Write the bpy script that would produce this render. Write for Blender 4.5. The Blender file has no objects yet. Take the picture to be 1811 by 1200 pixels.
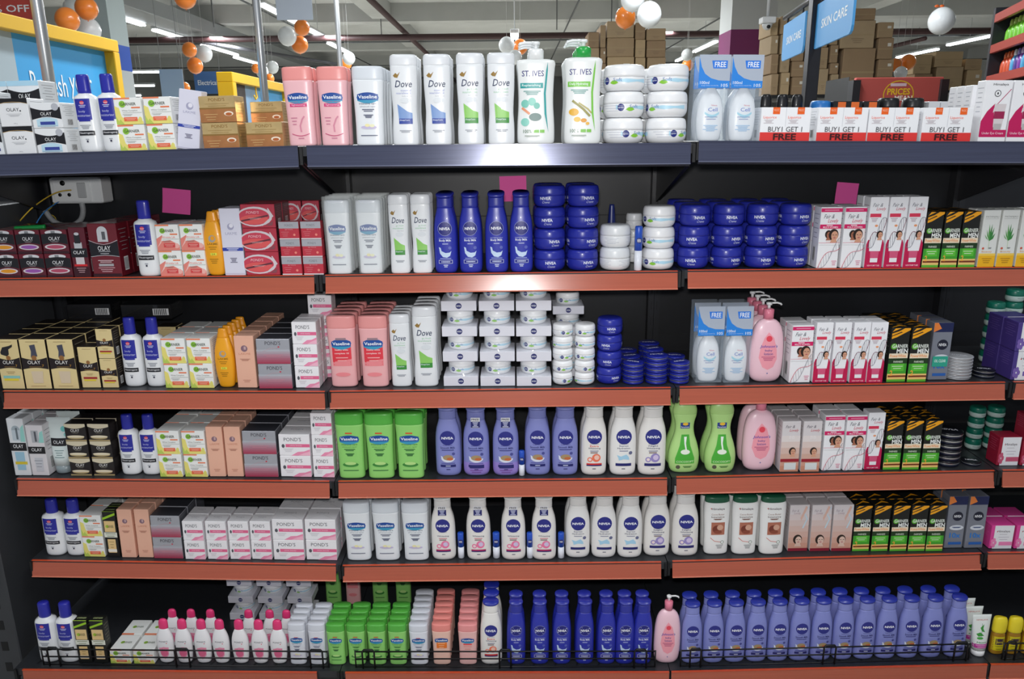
import bpy, math, random
from mathutils import Vector, Matrix
from mathutils.geometry import tessellate_polygon
random.seed(7)
SC = bpy.context.scene
COL = SC.collection
# ---------------------------------------------------------------- camera
FPX, PITCH, YAW, ROLL = 1340.9, .2609, .0056, -.0106
CAM = Vector((.0394, -1.9264, 1.72))
_fw = Vector((-math.sin(YAW)*math.cos(PITCH), math.cos(YAW)*math.cos(PITCH), -math.sin(PITCH)))
_r = Vector((math.cos(YAW), math.sin(YAW), 0))
_u = _r.cross(_fw)
RR = _r*math.cos(ROLL) + _u*math.sin(ROLL)
UU = -_r*math.sin(ROLL) + _u*math.cos(ROLL)
cd = bpy.data.cameras.new('camera'); cam = bpy.data.objects.new('camera', cd); COL.objects.link(cam)
cd.sensor_width = 36; cd.lens = 36*FPX/1811; cd.clip_start = .05; cd.clip_end = 200
cam.matrix_world = Matrix(((RR.x, UU.x, -_fw.x, CAM.x), (RR.y, UU.y, -_fw.y, CAM.y), (RR.z, UU.z, -_fw.z, CAM.z), (0, 0, 0, 1)))
SC.camera = cam
# ---------------------------------------------------------------- world, light, exposure
w = bpy.data.worlds.new('world'); SC.world = w; w.use_nodes = True
w.node_tree.nodes['Background'].inputs[0].default_value = (.80, .87, 1, 1)
w.node_tree.nodes['Background'].inputs[1].default_value = .36
SC.view_settings.view_transform = 'Standard'; SC.view_settings.look = 'None'
SC.view_settings.exposure = -0.1; SC.view_settings.gamma = 1; SC.view_settings.use_curve_mapping = False
def area(name, loc, sx, sy, power, col=(1, 1, 1), rot=(0, 0, 0)):
    l = bpy.data.lights.new(name, 'AREA'); l.shape = 'RECTANGLE'; l.size = sx; l.size_y = sy; l.energy = power; l.color = col
    o = bpy.data.objects.new(name, l); COL.objects.link(o); o.location = loc; o.rotation_euler = rot
    return o
# the photographer's flash, just above the lens
fl = area('camera_flash', CAM + UU*.078 + _fw*.02, .07, .05, 19, (1, .985, .97))
fl.rotation_euler = cam.matrix_world.to_euler()
# fluorescent rows under the ceiling of the shop
for i, (x, y) in enumerate([(-1.4, -1.9), (1.6, -1.9), (-1.0, 3.5), (1.6, 4.5), (-2.0, 11), (1.2, 11.5), (-4.2, 16), (3.6, 18), (-6.9, 17), (9.4, 14), (0, 22), (-7, 24), (8, 24)]):
    area('ceiling_lamp_light', (x, y, 4.05), .3, 2.3, 48 if y < 0 else 170 if y < 6 else 190 if y < 12 else 330, (.93, .97, 1))
# ---------------------------------------------------------------- pixel rays
def ray(px, py):
    return (_fw + RR*((px-905.5)/FPX) - UU*((py-600)/FPX))
def at(px, py, Y):
    d = ray(px, py); t = (Y-CAM.y)/d.y
    return CAM + d*t
def proj(P):
    d = Vector(P)-CAM; z = d.dot(_fw)
    return 905.5+FPX*d.dot(RR)/z, 600-FPX*d.dot(UU)/z, z
# ---------------------------------------------------------------- materials
_m = {}
def lin(h):
    h = h.lstrip('#'); c = [int(h[i:i+2], 16)/255 for i in (0, 2, 4)]
    return tuple(x/12.92 if x <= .04045 else ((x+.055)/1.055)**2.4 for x in c)
def M(hexc, rough=.4, metal=0., alpha=1., emit=0., spec=.5, coat=0., noise=0., nscale=20., bump=0., stretch=None):
    k = (hexc, rough, metal, alpha, emit, spec, coat, noise, nscale, bump, stretch)
    if k in _m: return _m[k]
    m = bpy.data.materials.new('mat_'+hexc.strip('#')); m.use_nodes = True
    nt = m.node_tree; b = nt.nodes['Principled BSDF']; c = lin(hexc)
    b.inputs['Base Color'].default_value = (*c, 1); b.inputs['Roughness'].default_value = rough
    b.inputs['Metallic'].default_value = metal; b.inputs['Alpha'].default_value = alpha
    b.inputs['Specular IOR Level'].default_value = spec; b.inputs['Coat Weight'].default_value = coat
    if emit:
        b.inputs['Emission Color'].default_value = (*c, 1); b.inputs['Emission Strength'].default_value = emit
    if noise or bump:
        tc = nt.nodes.new('ShaderNodeTexCoord'); n = nt.nodes.new('ShaderNodeTexNoise'); n.inputs['Scale'].default_value = nscale
        n.inputs['Detail'].default_value = 4
        src = tc.outputs['Object']
        if stretch:
            mp = nt.nodes.new('ShaderNodeMapping'); mp.inputs['Scale'].default_value = stretch
            nt.links.new(src, mp.inputs[0]); src = mp.outputs[0]
        nt.links.new(src, n.inputs['Vector'])
        if noise:
            mx = nt.nodes.new('ShaderNodeMix'); mx.data_type = 'RGBA'
            mx.inputs[6].default_value = (*[max(0, x*(1-noise)) for x in c], 1); mx.inputs[7].default_value = (*[min(1, x*(1+noise)) for x in c], 1)
            nt.links.new(n.outputs['Fac'], mx.inputs[0]); nt.links.new(mx.outputs[2], b.inputs['Base Color'])
        if bump:
            bp = nt.nodes.new('ShaderNodeBump'); bp.inputs['Strength'].default_value = bump; bp.inputs['Distance'].default_value = .01
            nt.links.new(n.outputs['Fac'], bp.inputs['Height']); nt.links.new(bp.outputs[0], b.inputs['Normal'])
    _m[k] = m
    return m
def PL(h): return M(h, .32, coat=.15)          # moulded plastic
def CB(h): return M(h, .42)                    # printed card
def INK(h): return M(h, .4)
# ---------------------------------------------------------------- mesh builder
class MB:
    def __init__(s): s.v = []; s.f = []; s.mi = []; s.sm = []; s.mats = []
    def mid(s, m):
        if m not in s.mats: s.mats.append(m)
        return s.mats.index(m)
    def add(s, vs, fs, m, smooth=False):
        o = len(s.v); i = s.mid(m)
        s.v += [tuple(v) for v in vs]
        for f in fs:
            s.f.append([o+a for a in f]); s.mi.append(i); s.sm.append(smooth)
        return s
    def box(s, x0, x1, y0, y1, z0, z1, m, bev=0., mtop=None):
        if bev <= 0:
            vs = [(x, y, z) for z in (z0, z1) for y in (y0, y1) for x in (x0, x1)]
            fs = [(0, 2, 3, 1), (4, 5, 7, 6), (0, 1, 5, 4), (2, 6, 7, 3), (0, 4, 6, 2), (1, 3, 7, 5)]
            return s.add(vs, fs, m)
        b = min(bev, (x1-x0)*.3, (y1-y0)*.3, (z1-z0)*.3)
        rings = []
        for z, i in ((z0, b), (z0+b, 0), (z1-b, 0), (z1, b)):
            X0, X1, Y0, Y1 = x0+i, x1-i, y0+i, y1-i
            c = b
            rings.append([(X0+c, Y0, z), (X1-c, Y0, z), (X1, Y0+c, z), (X1, Y1-c, z), (X1-c, Y1, z), (X0+c, Y1, z), (X0, Y1-c, z), (X0, Y0+c, z)])
        vs = [v for r in rings for v in r]; fs = [tuple(range(7, -1, -1)), tuple(range(24, 32))]
        for k in range(3):
            for j in range(8):
                a = k*8+j; c2 = k*8+(j+1) % 8
                fs.append((a, c2, c2+8, a+8))
        return s.add(vs, fs, m)
    def loft(s, rings, m, n=28, capb=True, capt=True, cx=0, cy=0):
        # rings: (z, hw, hd, e, ox, oy)
        vs = []
        for r in rings:
            z, hw, hd, e = r[:4]; ox = r[4] if len(r) > 4 else 0; oy = r[5] if len(r) > 5 else 0
            for j in range(n):
                a = 2*math.pi*j/n; c, q = math.cos(a), math.sin(a)
                sl = r[6] if len(r) > 6 else 0
                x = hw*math.copysign(abs(c)**(2/e), c); y = hd*math.copysign(abs(q)**(2/e), q)
                vs.append((cx+ox+x, cy+oy+y, z+sl*y/max(hd, 1e-6)))
        fs = []
        for k in range(len(rings)-1):
            for j in range(n):
                a = k*n+j; b = k*n+(j+1) % n
                fs.append((a, b, b+n, a+n))
        if capb: fs.append(tuple(range(n-1, -1, -1)))
        if capt: fs.append(tuple(range((len(rings)-1)*n, len(rings)*n)))
        return s.add(vs, fs, m, True)
    def tube(s, pts, r, m, n=8):
        pts = [Vector(p) for p in pts]; vs = []; prev = None
        for i, p in enumerate(pts):
            t = (pts[min(i+1, len(pts)-1)]-pts[max(i-1, 0)]).normalized()
            u = prev if prev is not None else (Vector((0, 0, 1)) if abs(t.z) < .9 else Vector((1, 0, 0)))
            u = (u - t*u.dot(t)); u = u.normalized() if u.length > 1e-6 else t.orthogonal().normalized(); prev = u
            v = t.cross(u)
            for j in range(n):
                a = 2*math.pi*j/n; vs.append(p+(u*math.cos(a)+v*math.sin(a))*r)
        fs = [(k*n+j, k*n+(j+1) % n, (k+1)*n+(j+1) % n, (k+1)*n+j) for k in range(len(pts)-1) for j in range(n)]
        fs += [tuple(range(n-1, -1, -1)), tuple(range((len(pts)-1)*n, len(pts)*n))]
        return s.add(vs, fs, m, True)
    def mesh(s, name):
        me = bpy.data.meshes.new(name); me.from_pydata(s.v, [], s.f)
        for m in s.mats: me.materials.append(m)
        me.polygons.foreach_set('material_index', s.mi); me.polygons.foreach_set('use_smooth', s.sm)
        me.update(); return me
def obj(name, mb, parent=None, loc=None, label=None):
    me = mb.mesh(name) if isinstance(mb, MB) else mb
    o = bpy.data.objects.new(name, me); COL.objects.link(o)
    if parent is not None: o.parent = parent
    if loc is not None: o.location = loc
    if label: o['label'] = label
    return o
LABELS = {}
def tag(o, label, cat, group=None):
    o['label'] = label; o['category'] = cat
    if group: o['group'] = group
    n = len(label.split())
    if n < 4 or n > 16: print('LABEL LEN', n, label)
    if label in LABELS: print('LABEL DUP', label)
    LABELS[label] = 1
    return o
def empty(name, loc=(0, 0, 0)):
    o = bpy.data.objects.new(name, None); COL.objects.link(o); o.location = loc; o.empty_display_size = .05
    return o
# ---------------------------------------------------------------- printed art
_txt = {}
def textmesh(st, bold=0, shear=0.):
    k = (st, bold, shear)
    if k in _txt: return _txt[k]
    cu = bpy.data.curves.new('t', 'FONT'); cu.body = st; cu.resolution_u = 2; cu.offset = .018*bold; cu.shear = shear
    ob = bpy.data.objects.new('t', cu); COL.objects.link(ob)
    dg = bpy.context.evaluated_depsgraph_get(); me = ob.evaluated_get(dg).to_mesh()
    vs = [(v.co.x, v.co.y) for v in me.vertices]; me.calc_loop_triangles()
    tr = [tuple(t.vertices) for t in me.loop_triangles]
    ob.evaluated_get(dg).to_mesh_clear(); bpy.data.objects.remove(ob); bpy.data.curves.remove(cu)
    if not vs: _txt[k] = ([], []); return _txt[k]
    xs = [v[0] for v in vs]; ys = [v[1] for v in vs]
    x0, x1, y0, y1 = min(xs), max(xs), min(ys), max(ys)
    vs = [((x-(x0+x1)/2)/(x1-x0+1e-6), (y-(y0+y1)/2)/(y1-y0+1e-6)) for x, y in vs]
    _txt[k] = (vs, tr); return _txt[k]
class Art:
    """ink on the surface of a part: x -.5...5 across, z 0..1 up, relative to W and H"""
    def __init__(s, mb, W, H, surf, L=9): s.mb = mb; s.W = W; s.H = H; s.surf = surf; s.L = L; s.k = 0
    def tris(s, pts, tr, col):
        s.k += 1; eps = .00022+.00006*s.k
        m = col if not isinstance(col, str) else INK(col)
        out = []; st = [[pts[a] for a in t] for t in tr]; L2 = s.L*s.L
        while st:
            t = st.pop(); ds = [(t[i][0]-t[(i+1) % 3][0])**2+(t[i][1]-t[(i+1) % 3][1])**2 for i in range(3)]
            i = ds.index(max(ds))
            if ds[i] > L2:
                a, b, c = t[i], t[(i+1) % 3], t[(i+2) % 3]; q = ((a[0]+b[0])/2, (a[1]+b[1])/2)
                st += [[a, q, c], [q, b, c]]
            else: out.append(t)
        vs = []; fs = []
        for t in out:
            f = []
            for p in t: f.append(len(vs)); vs.append(s.surf(p[0], p[1], eps))
            ar = (t[1][0]-t[0][0])*(t[2][1]-t[0][1])-(t[2][0]-t[0][0])*(t[1][1]-t[0][1])
            fs.append(f if ar > 0 else f[::-1])
        s.mb.add(vs, fs, m)
    def p(s, pts, col):
        P = [(x*s.W, z*s.H) for x, z in pts]
        s.tris(P, tessellate_polygon([[Vector((x, z, 0)) for x, z in P]]), col); return s
    def r(s, x0, z0, x1, z1, col): return s.p([(x0, z0), (x1, z0), (x1, z1), (x0, z1)], col)
    def e(s, cx, cz, rx, rz, col, n=20, a0=0., a1=360.):
        pts = [(cx+rx*math.cos(math.radians(a0+(a1-a0)*i/n)), cz+rz*math.sin(math.radians(a0+(a1-a0)*i/n))) for i in range(n if a1-a0 >= 360 else n+1)]
        return s.p(pts, col)
    def c(s, cx, cz, r, col): return s.e(cx, cz, r, r*s.W/s.H, col)
    def ln(s, pts, wd, col):
        P = [(x*s.W, z*s.H) for x, z in pts]; wd = wd*s.W; L = []; R = []
        for i, q in enumerate(P):
            a = P[max(i-1, 0)]; b = P[min(i+1, len(P)-1)]; dx, dz = b[0]-a[0], b[1]-a[1]; l = math.hypot(dx, dz) or 1
            L.append((q[0]-dz/l*wd/2, q[1]+dx/l*wd/2)); R.append((q[0]+dz/l*wd/2, q[1]-dx/l*wd/2))
        n = len(P); V = L+R
        s.tris(V, [t for i in range(n-1) for t in ((i, i+n, i+1), (i+1, i+n, i+n+1))], col); return s
    def t(s, st, cx, cz, wd, hg, col, bold=0, sh=0.):
        vs, tr = textmesh(st, bold, sh)
        if vs: s.tris([((cx+x*wd)*s.W, (cz+z*hg)*s.H) for x, z in vs], tr, col)
        return s
    def lines(s, cx, z0, z1, n, wd, col):          # unreadable small print
        for i in range(n):
            z = z1+(z0-z1)*i/max(1, n-1); q = wd*(.75+.25*math.sin(i*2.3+1))
            s.r(cx-q/2, z-.006, cx+q/2, z+.006, col)
        return s
    def arc(s, x0, x1, zb, zt, bulge, col, n=10, bb=0.):  # band whose upper edge curves by bulge, lower by bb
        up = [(x0+(x1-x0)*i/n, zt+bulge*math.sin(math.pi*i/n)) for i in range(n+1)]
        dn = [(x1-(x1-x0)*i/n, zb+bb*math.sin(math.pi*i/n)) for i in range(n+1)]
        return s.p(dn+up, col)
    def face(s, cx, cz, r, skin='D9A184'):
        q = s.W/s.H
        s.e(cx-.1*r, cz+.15*r*q, r*.95, r*1.15*q, '2A1B16'); s.p([(cx-.35*r, cz-.6*r*q), (cx+.4*r, cz-.6*r*q), (cx+.75*r, cz-1.5*r*q), (cx-.75*r, cz-1.5*r*q)], skin)
        s.e(cx+.1*r, cz-.05*r*q, r*.66, r*.92*q, skin)
        for d in (-.2, .4): s.e(cx+d*r, cz+.12*r*q, r*.15, r*.07*q, '2A1B16')
        s.ln([(cx+.1*r, cz+.1*r*q), (cx+.13*r, cz-.2*r*q)], .05*r, 'A8735A'); s.e(cx+.1*r, cz-.45*r*q, r*.24, r*.09*q, 'B5485A')
        return s
    def dna(s, x0, z0, x1, z1, amp, col, wd=.02, turns=1.):
        N = 18; A = []; B = []
        for i in range(N+1):
            u = i/N; x = x0+(x1-x0)*u; z = z0+(z1-z0)*u; q = amp*math.sin(u*math.pi*2*turns)
            nx, nz = -(z1-z0), (x1-x0); l = math.hypot(nx, nz); A.append((x+nx/l*q, z+nz/l*q)); B.append((x-nx/l*q, z-nz/l*q))
        s.ln(A, wd, col); s.ln(B, wd, '8A8C96')
        for i in range(1, N, 2): s.ln([A[i], B[i]], wd*.6, '8A8C96')
        return s
def flat(y): return lambda x, z, e: (x, y-e, z)
def side_r(x1, yc): return lambda x, z, e: (x1+e, yc+x, z)
def side_l(x0, yc): return lambda x, z, e: (x0-e, yc-x, z)
def top_f(zt, yc): return lambda x, z, e: (x, yc+z, zt+e)
def lofts(rings):
    def f(x, z, e):
        z2 = min(max(z, rings[0][0]), rings[-1][0]); i = 0
        while i < len(rings)-2 and rings[i+1][0] < z2: i += 1
        a, b = rings[i], rings[i+1]; u = (z2-a[0])/max(b[0]-a[0], 1e-6)
        hw = a[1]+(b[1]-a[1])*u; hd = a[2]+(b[2]-a[2])*u; ee = a[3]
        q = min(abs(x)/max(hw, 1e-6), .985)
        return (math.copysign(q*hw, x) if abs(x) > q*hw else x, -hd*(1-q**ee)**(1/ee)-e, z)
    return f
def cyls(rings):
    R0 = max(r[1] for r in rings)
    def f(x, z, e):
        z2 = min(max(z, rings[0][0]), rings[-1][0]); i = 0
        while i < len(rings)-2 and rings[i+1][0] < z2: i += 1
        a, b = rings[i], rings[i+1]; u = (z2-a[0])/max(b[0]-a[0], 1e-6)
        R = a[1]+(b[1]-a[1])*u+e; t = x/R0
        return (R*math.sin(t), -R*math.cos(t), z)
    return f
def prof(pts, W, H, D, e, sub=4):
    """pts: (t, wfac[, dfac]) -> smooth rings"""
    P = [(p[0], p[1], p[2] if len(p) > 2 else p[1]) for p in pts]; out = []
    for i in range(len(P)-1):
        p0, p1, p2, p3 = P[max(i-1, 0)], P[i], P[i+1], P[min(i+2, len(P)-1)]
        if p2[0]-p1[0] < .035: out.append(p1); continue
        for k in range(sub):
            u = k/sub; h = []
            for j in (1, 2):
                m1 = (p2[j]-p0[j])/max(p2[0]-p0[0], 1e-6)*(p2[0]-p1[0]); m2 = (p3[j]-p1[j])/max(p3[0]-p1[0], 1e-6)*(p2[0]-p1[0])
                h.append((2*u**3-3*u*u+1)*p1[j]+(u**3-2*u*u+u)*m1+(-2*u**3+3*u*u)*p2[j]+(u**3-u*u)*m2)
            out.append((p1[0]+(p2[0]-p1[0])*u, h[0], h[1]))
    out.append(P[-1])
    return [(t*H, a*W/2, b*D/2, e) for t, a, b in out]
# ================================================================ product kinds
# each returns (list of (part name, MB, part label or None), depth); a carton is one mesh
def carton(W, H, D, col, art, side=None, top=None, bev=.0012):
    mb = MB(); m = col if not isinstance(col, str) else CB(col)
    mb.box(-W/2, W/2, -D/2, D/2, 0, H, m, bev)
    art(Art(mb, W, H, flat(-D/2)))
    if side:
        side(Art(mb, D, H, side_r(W/2, 0))); side(Art(mb, D, H, side_l(-W/2, 0)))
    if top: top(Art(mb, W, D, top_f(H, -D/2)))
    return [('carton', mb, None)], D
def barcode(a, x=.0, z=.12, w=.3, h=.22):
    a.r(x-w/2-.03, z-.02, x+w/2+.03, z+h+.02, 'E8E8E8')
    for i in range(7): a.r(x-w/2+w*i/7, z, x-w/2+w*(i+.5)/7, z+h, '3A3A3C')
def side_print(ink='8C8E92', bc=True):
    def f(a):
        a.lines(0, .5, .88, 6, .7, ink)
        if bc: barcode(a)
    return f
def k_olay_white(W, H):
    def art(a):
        a.r(-.5, .84, .5, 1, '1B1B1E'); a.arc(-.5, .5, .8, .84, .07, '1B1B1E', bb=.07); a.ln([(-.5, .8), (-.25, .855), (0, .87), (.25, .855), (.5, .8)], .012, 'C9A56A')
        a.t('OLAY', -.02, .6, .42, .12, '33343A'); a.c(.23, .55, .025, '33343A'); a.r(-.25, .44, .25, .45, 'A8AAB0'); a.lines(0, .37, .4, 2, .4, 'A8AAB0'); a.t('200 g', 0, .1, .12, .05, '9A9CA2')
    return carton(W, H, W*.95, 'EDEEF0', art, side_print())
def k_olay_blackwhite(W, H):
    def art(a):
        a.arc(-.5, .5, .34, .83, -.13, '1D1D22', bb=.1); a.t('OLAY', 0, .57, .38, .13, 'F2F2F2'); a.lines(0, .42, .45, 2, .35, 'B9BCC4')
        a.arc(-.35, .35, .06, .34, .08, 'BFE0F0'); a.r(-.24, .13, .26, .26, '3A4A9C'); a.c(.33, .83, .12, 'B9BCC4'); a.lines(0, .05, .09, 2, .7, '8C90A0')
    return carton(W, H, W*.95, 'EEF0F2', art, side_print())
def k_olay_blue(W, H):
    def art(a):
        a.arc(-.5, .5, .4, .78, -.1, '17171B', bb=.08); a.t('OLAY', 0, .58, .38, .13, 'F2F2F2'); a.r(-.5, .86, .5, 1, 'AED6EA'); a.e(0, .2, .36, .13, 'D5DEE8'); a.r(-.2, .13, .4, .22, '2B3A80')
    return carton(W, H, W*.95, 'E9EDF0', art, side_print())
def garnier(W, H, D, warm, name):
    def art(a):
        a.r(-.5, .94, .1, 1, 'F08A62')
        if warm == 'y':
            a.p([(-.5, 0), (.5, 0), (.5, .1), (.38, .2), (-.1, .14), (-.28, .3), (-.34, .62), (-.5, .7)], 'EFE37E'); a.p([(-.5, 0), (-.2, 0), (-.34, .2), (-.4, .12), (-.5, .34)], 'C0D460'); a.e(.4, .16, .07, .12, 'E8E07A')
        else:
            a.p([(-.5, 0), (.5, 0), (.5, .2), (.1, .4), (-.28, .36), (-.22, .6), (-.5, .45)], 'EA8A7E'); a.p([(-.5, .1), (-.3, .3), (-.2, .6), (-.36, .3)], 'F7C8C0'); a.e(.36, .18, .12, .1, 'F6B8AE')
        a.c(-.2, .76, .12, '8DC63F'); a.t('GARNIER', .02, .76, .58, .11, '3E4A3A', .6); a.r(.12, .6, .45, .65, 'EE7D4E')
        a.t(name, .05, .51, .58, .07, '6E7470' if warm == 'y' else 'E0604F'); a.r(-.22, .43, .5, .445, 'A9ADA6'); a.lines(-.05, .33, .37, 2, .38, '6E7470')
        a.r(-.2, .12, .3, .27, 'EE6E48' if warm == 'y' else 'D9484A'); a.lines(.05, .17, .22, 2, .42, 'F9D8C8')
    return carton(W, H, D, 'F4F5F2', art, side_print())
def k_garnier_y(W, H): return garnier(W, H, W*1.0, 'y', 'White Complete')
def k_garnier_r(W, H): return garnier(W, H, W*1.0, 'r', 'Wrinkle Lift')
def k_garnier_low(W, H):
    p, D = garnier(W, H, W*1.15, 'y', 'White Complete')
    a = Art(p[0][1], W, D, top_f(H, -D/2)); a.r(-.5, .0, .1, .06, 'F08A62'); a.c(-.12, .5, .1, '9CC83F'); a.t('GARNIER', .08, .5, .5, .12, '5E6A5A', .5)
    return p, D
def k_garnier_dark(W, H):
    def art(a):
        a.p([(-.5, .82), (.5, .93), (.5, .98), (-.5, .87)], '9CCB2E'); a.r(-.42, .56, .42, .8, 'E9C88C'); a.c(-.2, .68, .13, 'A8C83A'); a.t('GARNIER', .05, .68, .5, .06, '5E5A3A', .5)
        a.r(-.5, .44, .5, .55, 'E4E6D8'); a.lines(0, .47, .52, 2, .8, '6E7A4A'); a.r(-.3, .1, .32, .4, 'E9C88C'); a.lines(0, .16, .34, 4, .4, 'A48A50'); a.r(-.34, .12, .34, .18, 'F1EEE2')
    return carton(W, H, W*.75, '1C1D1B', art, side_print('8A8A6A', False), lambda a: (a.t('GARNIER', 0, .5, .7, .25, 'B9C88A', .5), a.r(-.5, 0, .5, .1, 'B6E04A')))
def k_lakme_white(W, H):
    def art(a):
        a.c(0, .73, .16, 'A9A8C2'); a.c(.03, .745, .1, 'E8E6F2'); a.t('LAKME', 0, .63, .56, .04, 'A9A8C2'); a.r(-.5, .37, .5, .42, '3346A8'); a.lines(0, .385, .405, 2, .6, 'C8CCE8'); a.lines(0, .2, .26, 4, .34, '77758C'); a.ln([(-.5, .03), (.5, .03)], .02, 'BDBBD0')
    return carton(W, H, W*.72, 'DEDDEC', art, side_print('B9B8CC', False))
def k_lakme_peach(W, H):
    def art(a):
        a.c(0, .76, .17, '8A6A78'); a.r(-.02, .74, .09, .8, 'C6A6A8'); a.t('LAKME', 0, .66, .6, .035, 'D08C74'); a.lines(0, .53, .56, 3, .55, 'C48C78'); a.lines(0, .12, .15, 2, .4, 'C48C78')
    return carton(W, H, W*1.0, 'EDB79E', art, side_print('C98F78', False))
def k_gold(W, H):
    g = M('DDBF86', .28, .5, noise=.25, nscale=28)
    def art(a):
        a.r(-.5, .0, .5, .5, M('C98A58', .25, .5, noise=.3, nscale=30)); a.t('POND\'S', 0, .86, .45, .12, '8A6428'); a.r(-.5, .5, .5, .56, '8C6A34'); a.lines(0, .62, .7, 2, .7, '93702E'); a.e(.3, .32, .13, .09, 'F1E2CE'); a.e(.3, .3, .09, .06, 'B5602C'); a.lines(-.2, .1, .3, 3, .4, 'E6C98A')
    return carton(W, H, W*.8, g, art, lambda a: a.lines(0, .2, .8, 6, .7, '9A7430'))
def k_bogo(W, H):
    def art(a):
        a.r(-.5, 0, .5, .27, 'E23A36'); a.r(-.005, .44, .002, 1, 'C9CBD2')
        for d in (-.25, .24):
            a.r(d-.02, .8, d+.12, 1, 'F0651E'); a.t('VLCC', d+.05, .92, .1, .06, 'F9D9C2'); a.t('Liquorice', d-.07, .7, .26, .1, 'EE5A3C'); a.lines(d-.09, .54, .63, 4, .2, 'B4A6AC')
        a.t('BUY1 GET 1', 0, .36, .68, .15, '34353A'); a.t('FREE', 0, .14, .46, .19, '3A1214', 1.6)
    return carton(W, H, W*.5, 'F4F5F8', art, side_print('B4B6BC'))
def k_undereye(W, H):
    def art(a):
        pts = [(-.5, .1), (-.5, .35)]+[(-.5+.95*u, .35+.62*u**1.6*.75) for u in [i/10 for i in range(11)]]
        a.p([(-.5, .1), (.28, .1), (.28, .5), (.0, .52), (-.28, .4), (-.5, .16)], 'C2185B'); a.ln([(-.5, .3), (-.2, .5), (.1, .66), (.46, .86)], .025, 'B0165A')
        a.p([(-.5, .1), (-.5, .34), (-.32, .5), (-.06, .63), (-.1, .48), (-.2, .3), (-.1, .1)], 'C2185B')
        a.t('Himalaya', .05, .93, .56, .045, '3A3A40', .4); a.c(-.02, .79, .12, '3A3A40'); a.c(-.02, .79, .095, 'F1F1F3'); a.e(-.02, .79, .03, .02, '3A3A40')
        a.p([(-.02, .24), (.3, .24), (.36, .62), (-.08, .62)], 'D9D0D2'); a.r(-.05, .38, .34, .5, '9C2450'); a.r(0, .2, .28, .3, 'B9B4B4'); a.r(-.5, 0, .5, .08, 'F3F3F5'); a.r(-.5, .08, .5, .2, 'C2185B'); a.t('Under Eye Cream', 0, .14, .8, .05, 'F8DCE8')
    return carton(W, H, W*.55, 'F2F2F5', art, side_print('B9BAC2', False))
def k_olay_red(W, H, band='B8506A'):
    def art(a):
        a.r(-.5, .8, .5, 1, '6A1A2A'); a.e(0, .88, .34, .1, 'D8D8DC'); a.r(-.1, .84, .06, .95, '8A8C90'); a.arc(-.5, .5, .38, .8, .06, '1E1D22', bb=.08)
        a.t('OLAY', 0, .63, .45, .15, 'ECECEE'); a.lines(0, .48, .52, 2, .35, 'A8A0A4'); a.e(0, .28, .42, .12, 'D9CFD4'); a.e(0, .28, .34, .08, band); a.r(-.5, .0, .5, .1, '3A1A24')
    return carton(W, H, W*.9, M('5E1726', .3, coat=.4), art, side_print('7C6A70'))
def k_olay_red_orange(W, H): return k_olay_red(W, H, 'E59A2C')
def k_olay_red_purple(W, H): return k_olay_red(W, H, '9C5AAE')
def k_olay_serum_thin(W, H):
    def art(a):
        a.r(-.24, .5, .24, .7, 'BFC2C6'); a.r(-.18, .68, .18, .86, '26262B'); a.e(0, .87, .15, .03, 'C9C9CF'); a.r(-.5, .4, .5, .58, '1D1C22'); a.t('OLAY', 0, .5, .7, .07, 'EDEDEF'); a.r(-.26, .24, .26, .4, 'CFC6CA'); a.r(-.4, .22, .4, .26, 'D2262E'); a.r(-.5, 0, .5, .2, '3C1620'); a.lines(0, .1, .18, 3, .6, 'CFA8AE')
    return carton(W, H, W*.8, M('5E1726', .3, coat=.4), art, side_print('7C6A70'))
def k_olay_serum(W, H):
    def art(a):
        a.e(0, .85, .18, .1, 'C9CBD0'); a.r(-.18, .66, .18, .85, 'C9CBD0'); a.r(-.02, .7, .1, .85, '5C5E64'); a.arc(-.5, .5, .38, .68, -.08, '1D1C22', bb=.03); a.ln([(-.5, .69), (-.25, .635), (0, .61), (.25, .635), (.5, .69)], .015, 'C9CBD0')
        a.ln([(-.5, .38), (-.25, .4), (0, .41), (.25, .4), (.5, .38)], .015, 'C9CBD0'); a.t('OLAY', 0, .54, .44, .085, 'F0F0F2'); a.lines(0, .44, .48, 2, .42, 'B8B8BE'); a.lines(0, .28, .31, 2, .56, 'E8D0D4'); a.r(-.26, .2, .26, .25, 'A8A4A8'); a.lines(0, .1, .17, 3, .6, 'D8AEB6'); a.r(-.5, 0, .5, .06, '35141E')
    return carton(W, H, W*.8, M('6E1A26', .3, coat=.4), art, side_print('8A8488'))
def k_ponds_red(W, H):
    def art(a):
        a.e(-.1, .48, .52, .42, 'D8CDD2'); a.e(-.12, .47, .46, .35, 'CC4458'); a.e(-.12, .36, .42, .2, 'E05C5C'); a.ln([(-.5, .3), (.3, .52)], .05, '64303C')
        a.t('POND\'S', -.15, .66, .38, .11, 'F0C8CE', 0, .2); a.lines(-.1, .38, .42, 2, .4, 'F0B8B8'); a.ln([(.1, .1), (.44, .5), (.3, .82)], .035, 'D8CDD2')
        a.p([(.22, .1), (.4, .1), (.44, .3), (.32, .2)], '8C4A54')
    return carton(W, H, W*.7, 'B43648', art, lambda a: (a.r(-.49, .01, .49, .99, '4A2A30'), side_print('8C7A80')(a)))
def k_ponds_grey(W, H):
    def art(a):
        a.r(-.5, .62, .5, 1, M('C6C6CC', .3, .5)); a.t('POND\'S', 0, .8, .4, .13, '77777E'); a.t('age miracle', 0, .56, .4, .07, 'E8B4B8'); a.lines(-.2, .2, .42, 3, .4, 'E8A8AC'); a.e(.26, .26, .06, .07, 'EE8A7C'); a.r(-.5, 0, .5, .07, 'D8D0D4')
    return carton(W, H, W*.6, 'C03444', art, side_print('9C8A90', False))
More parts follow.
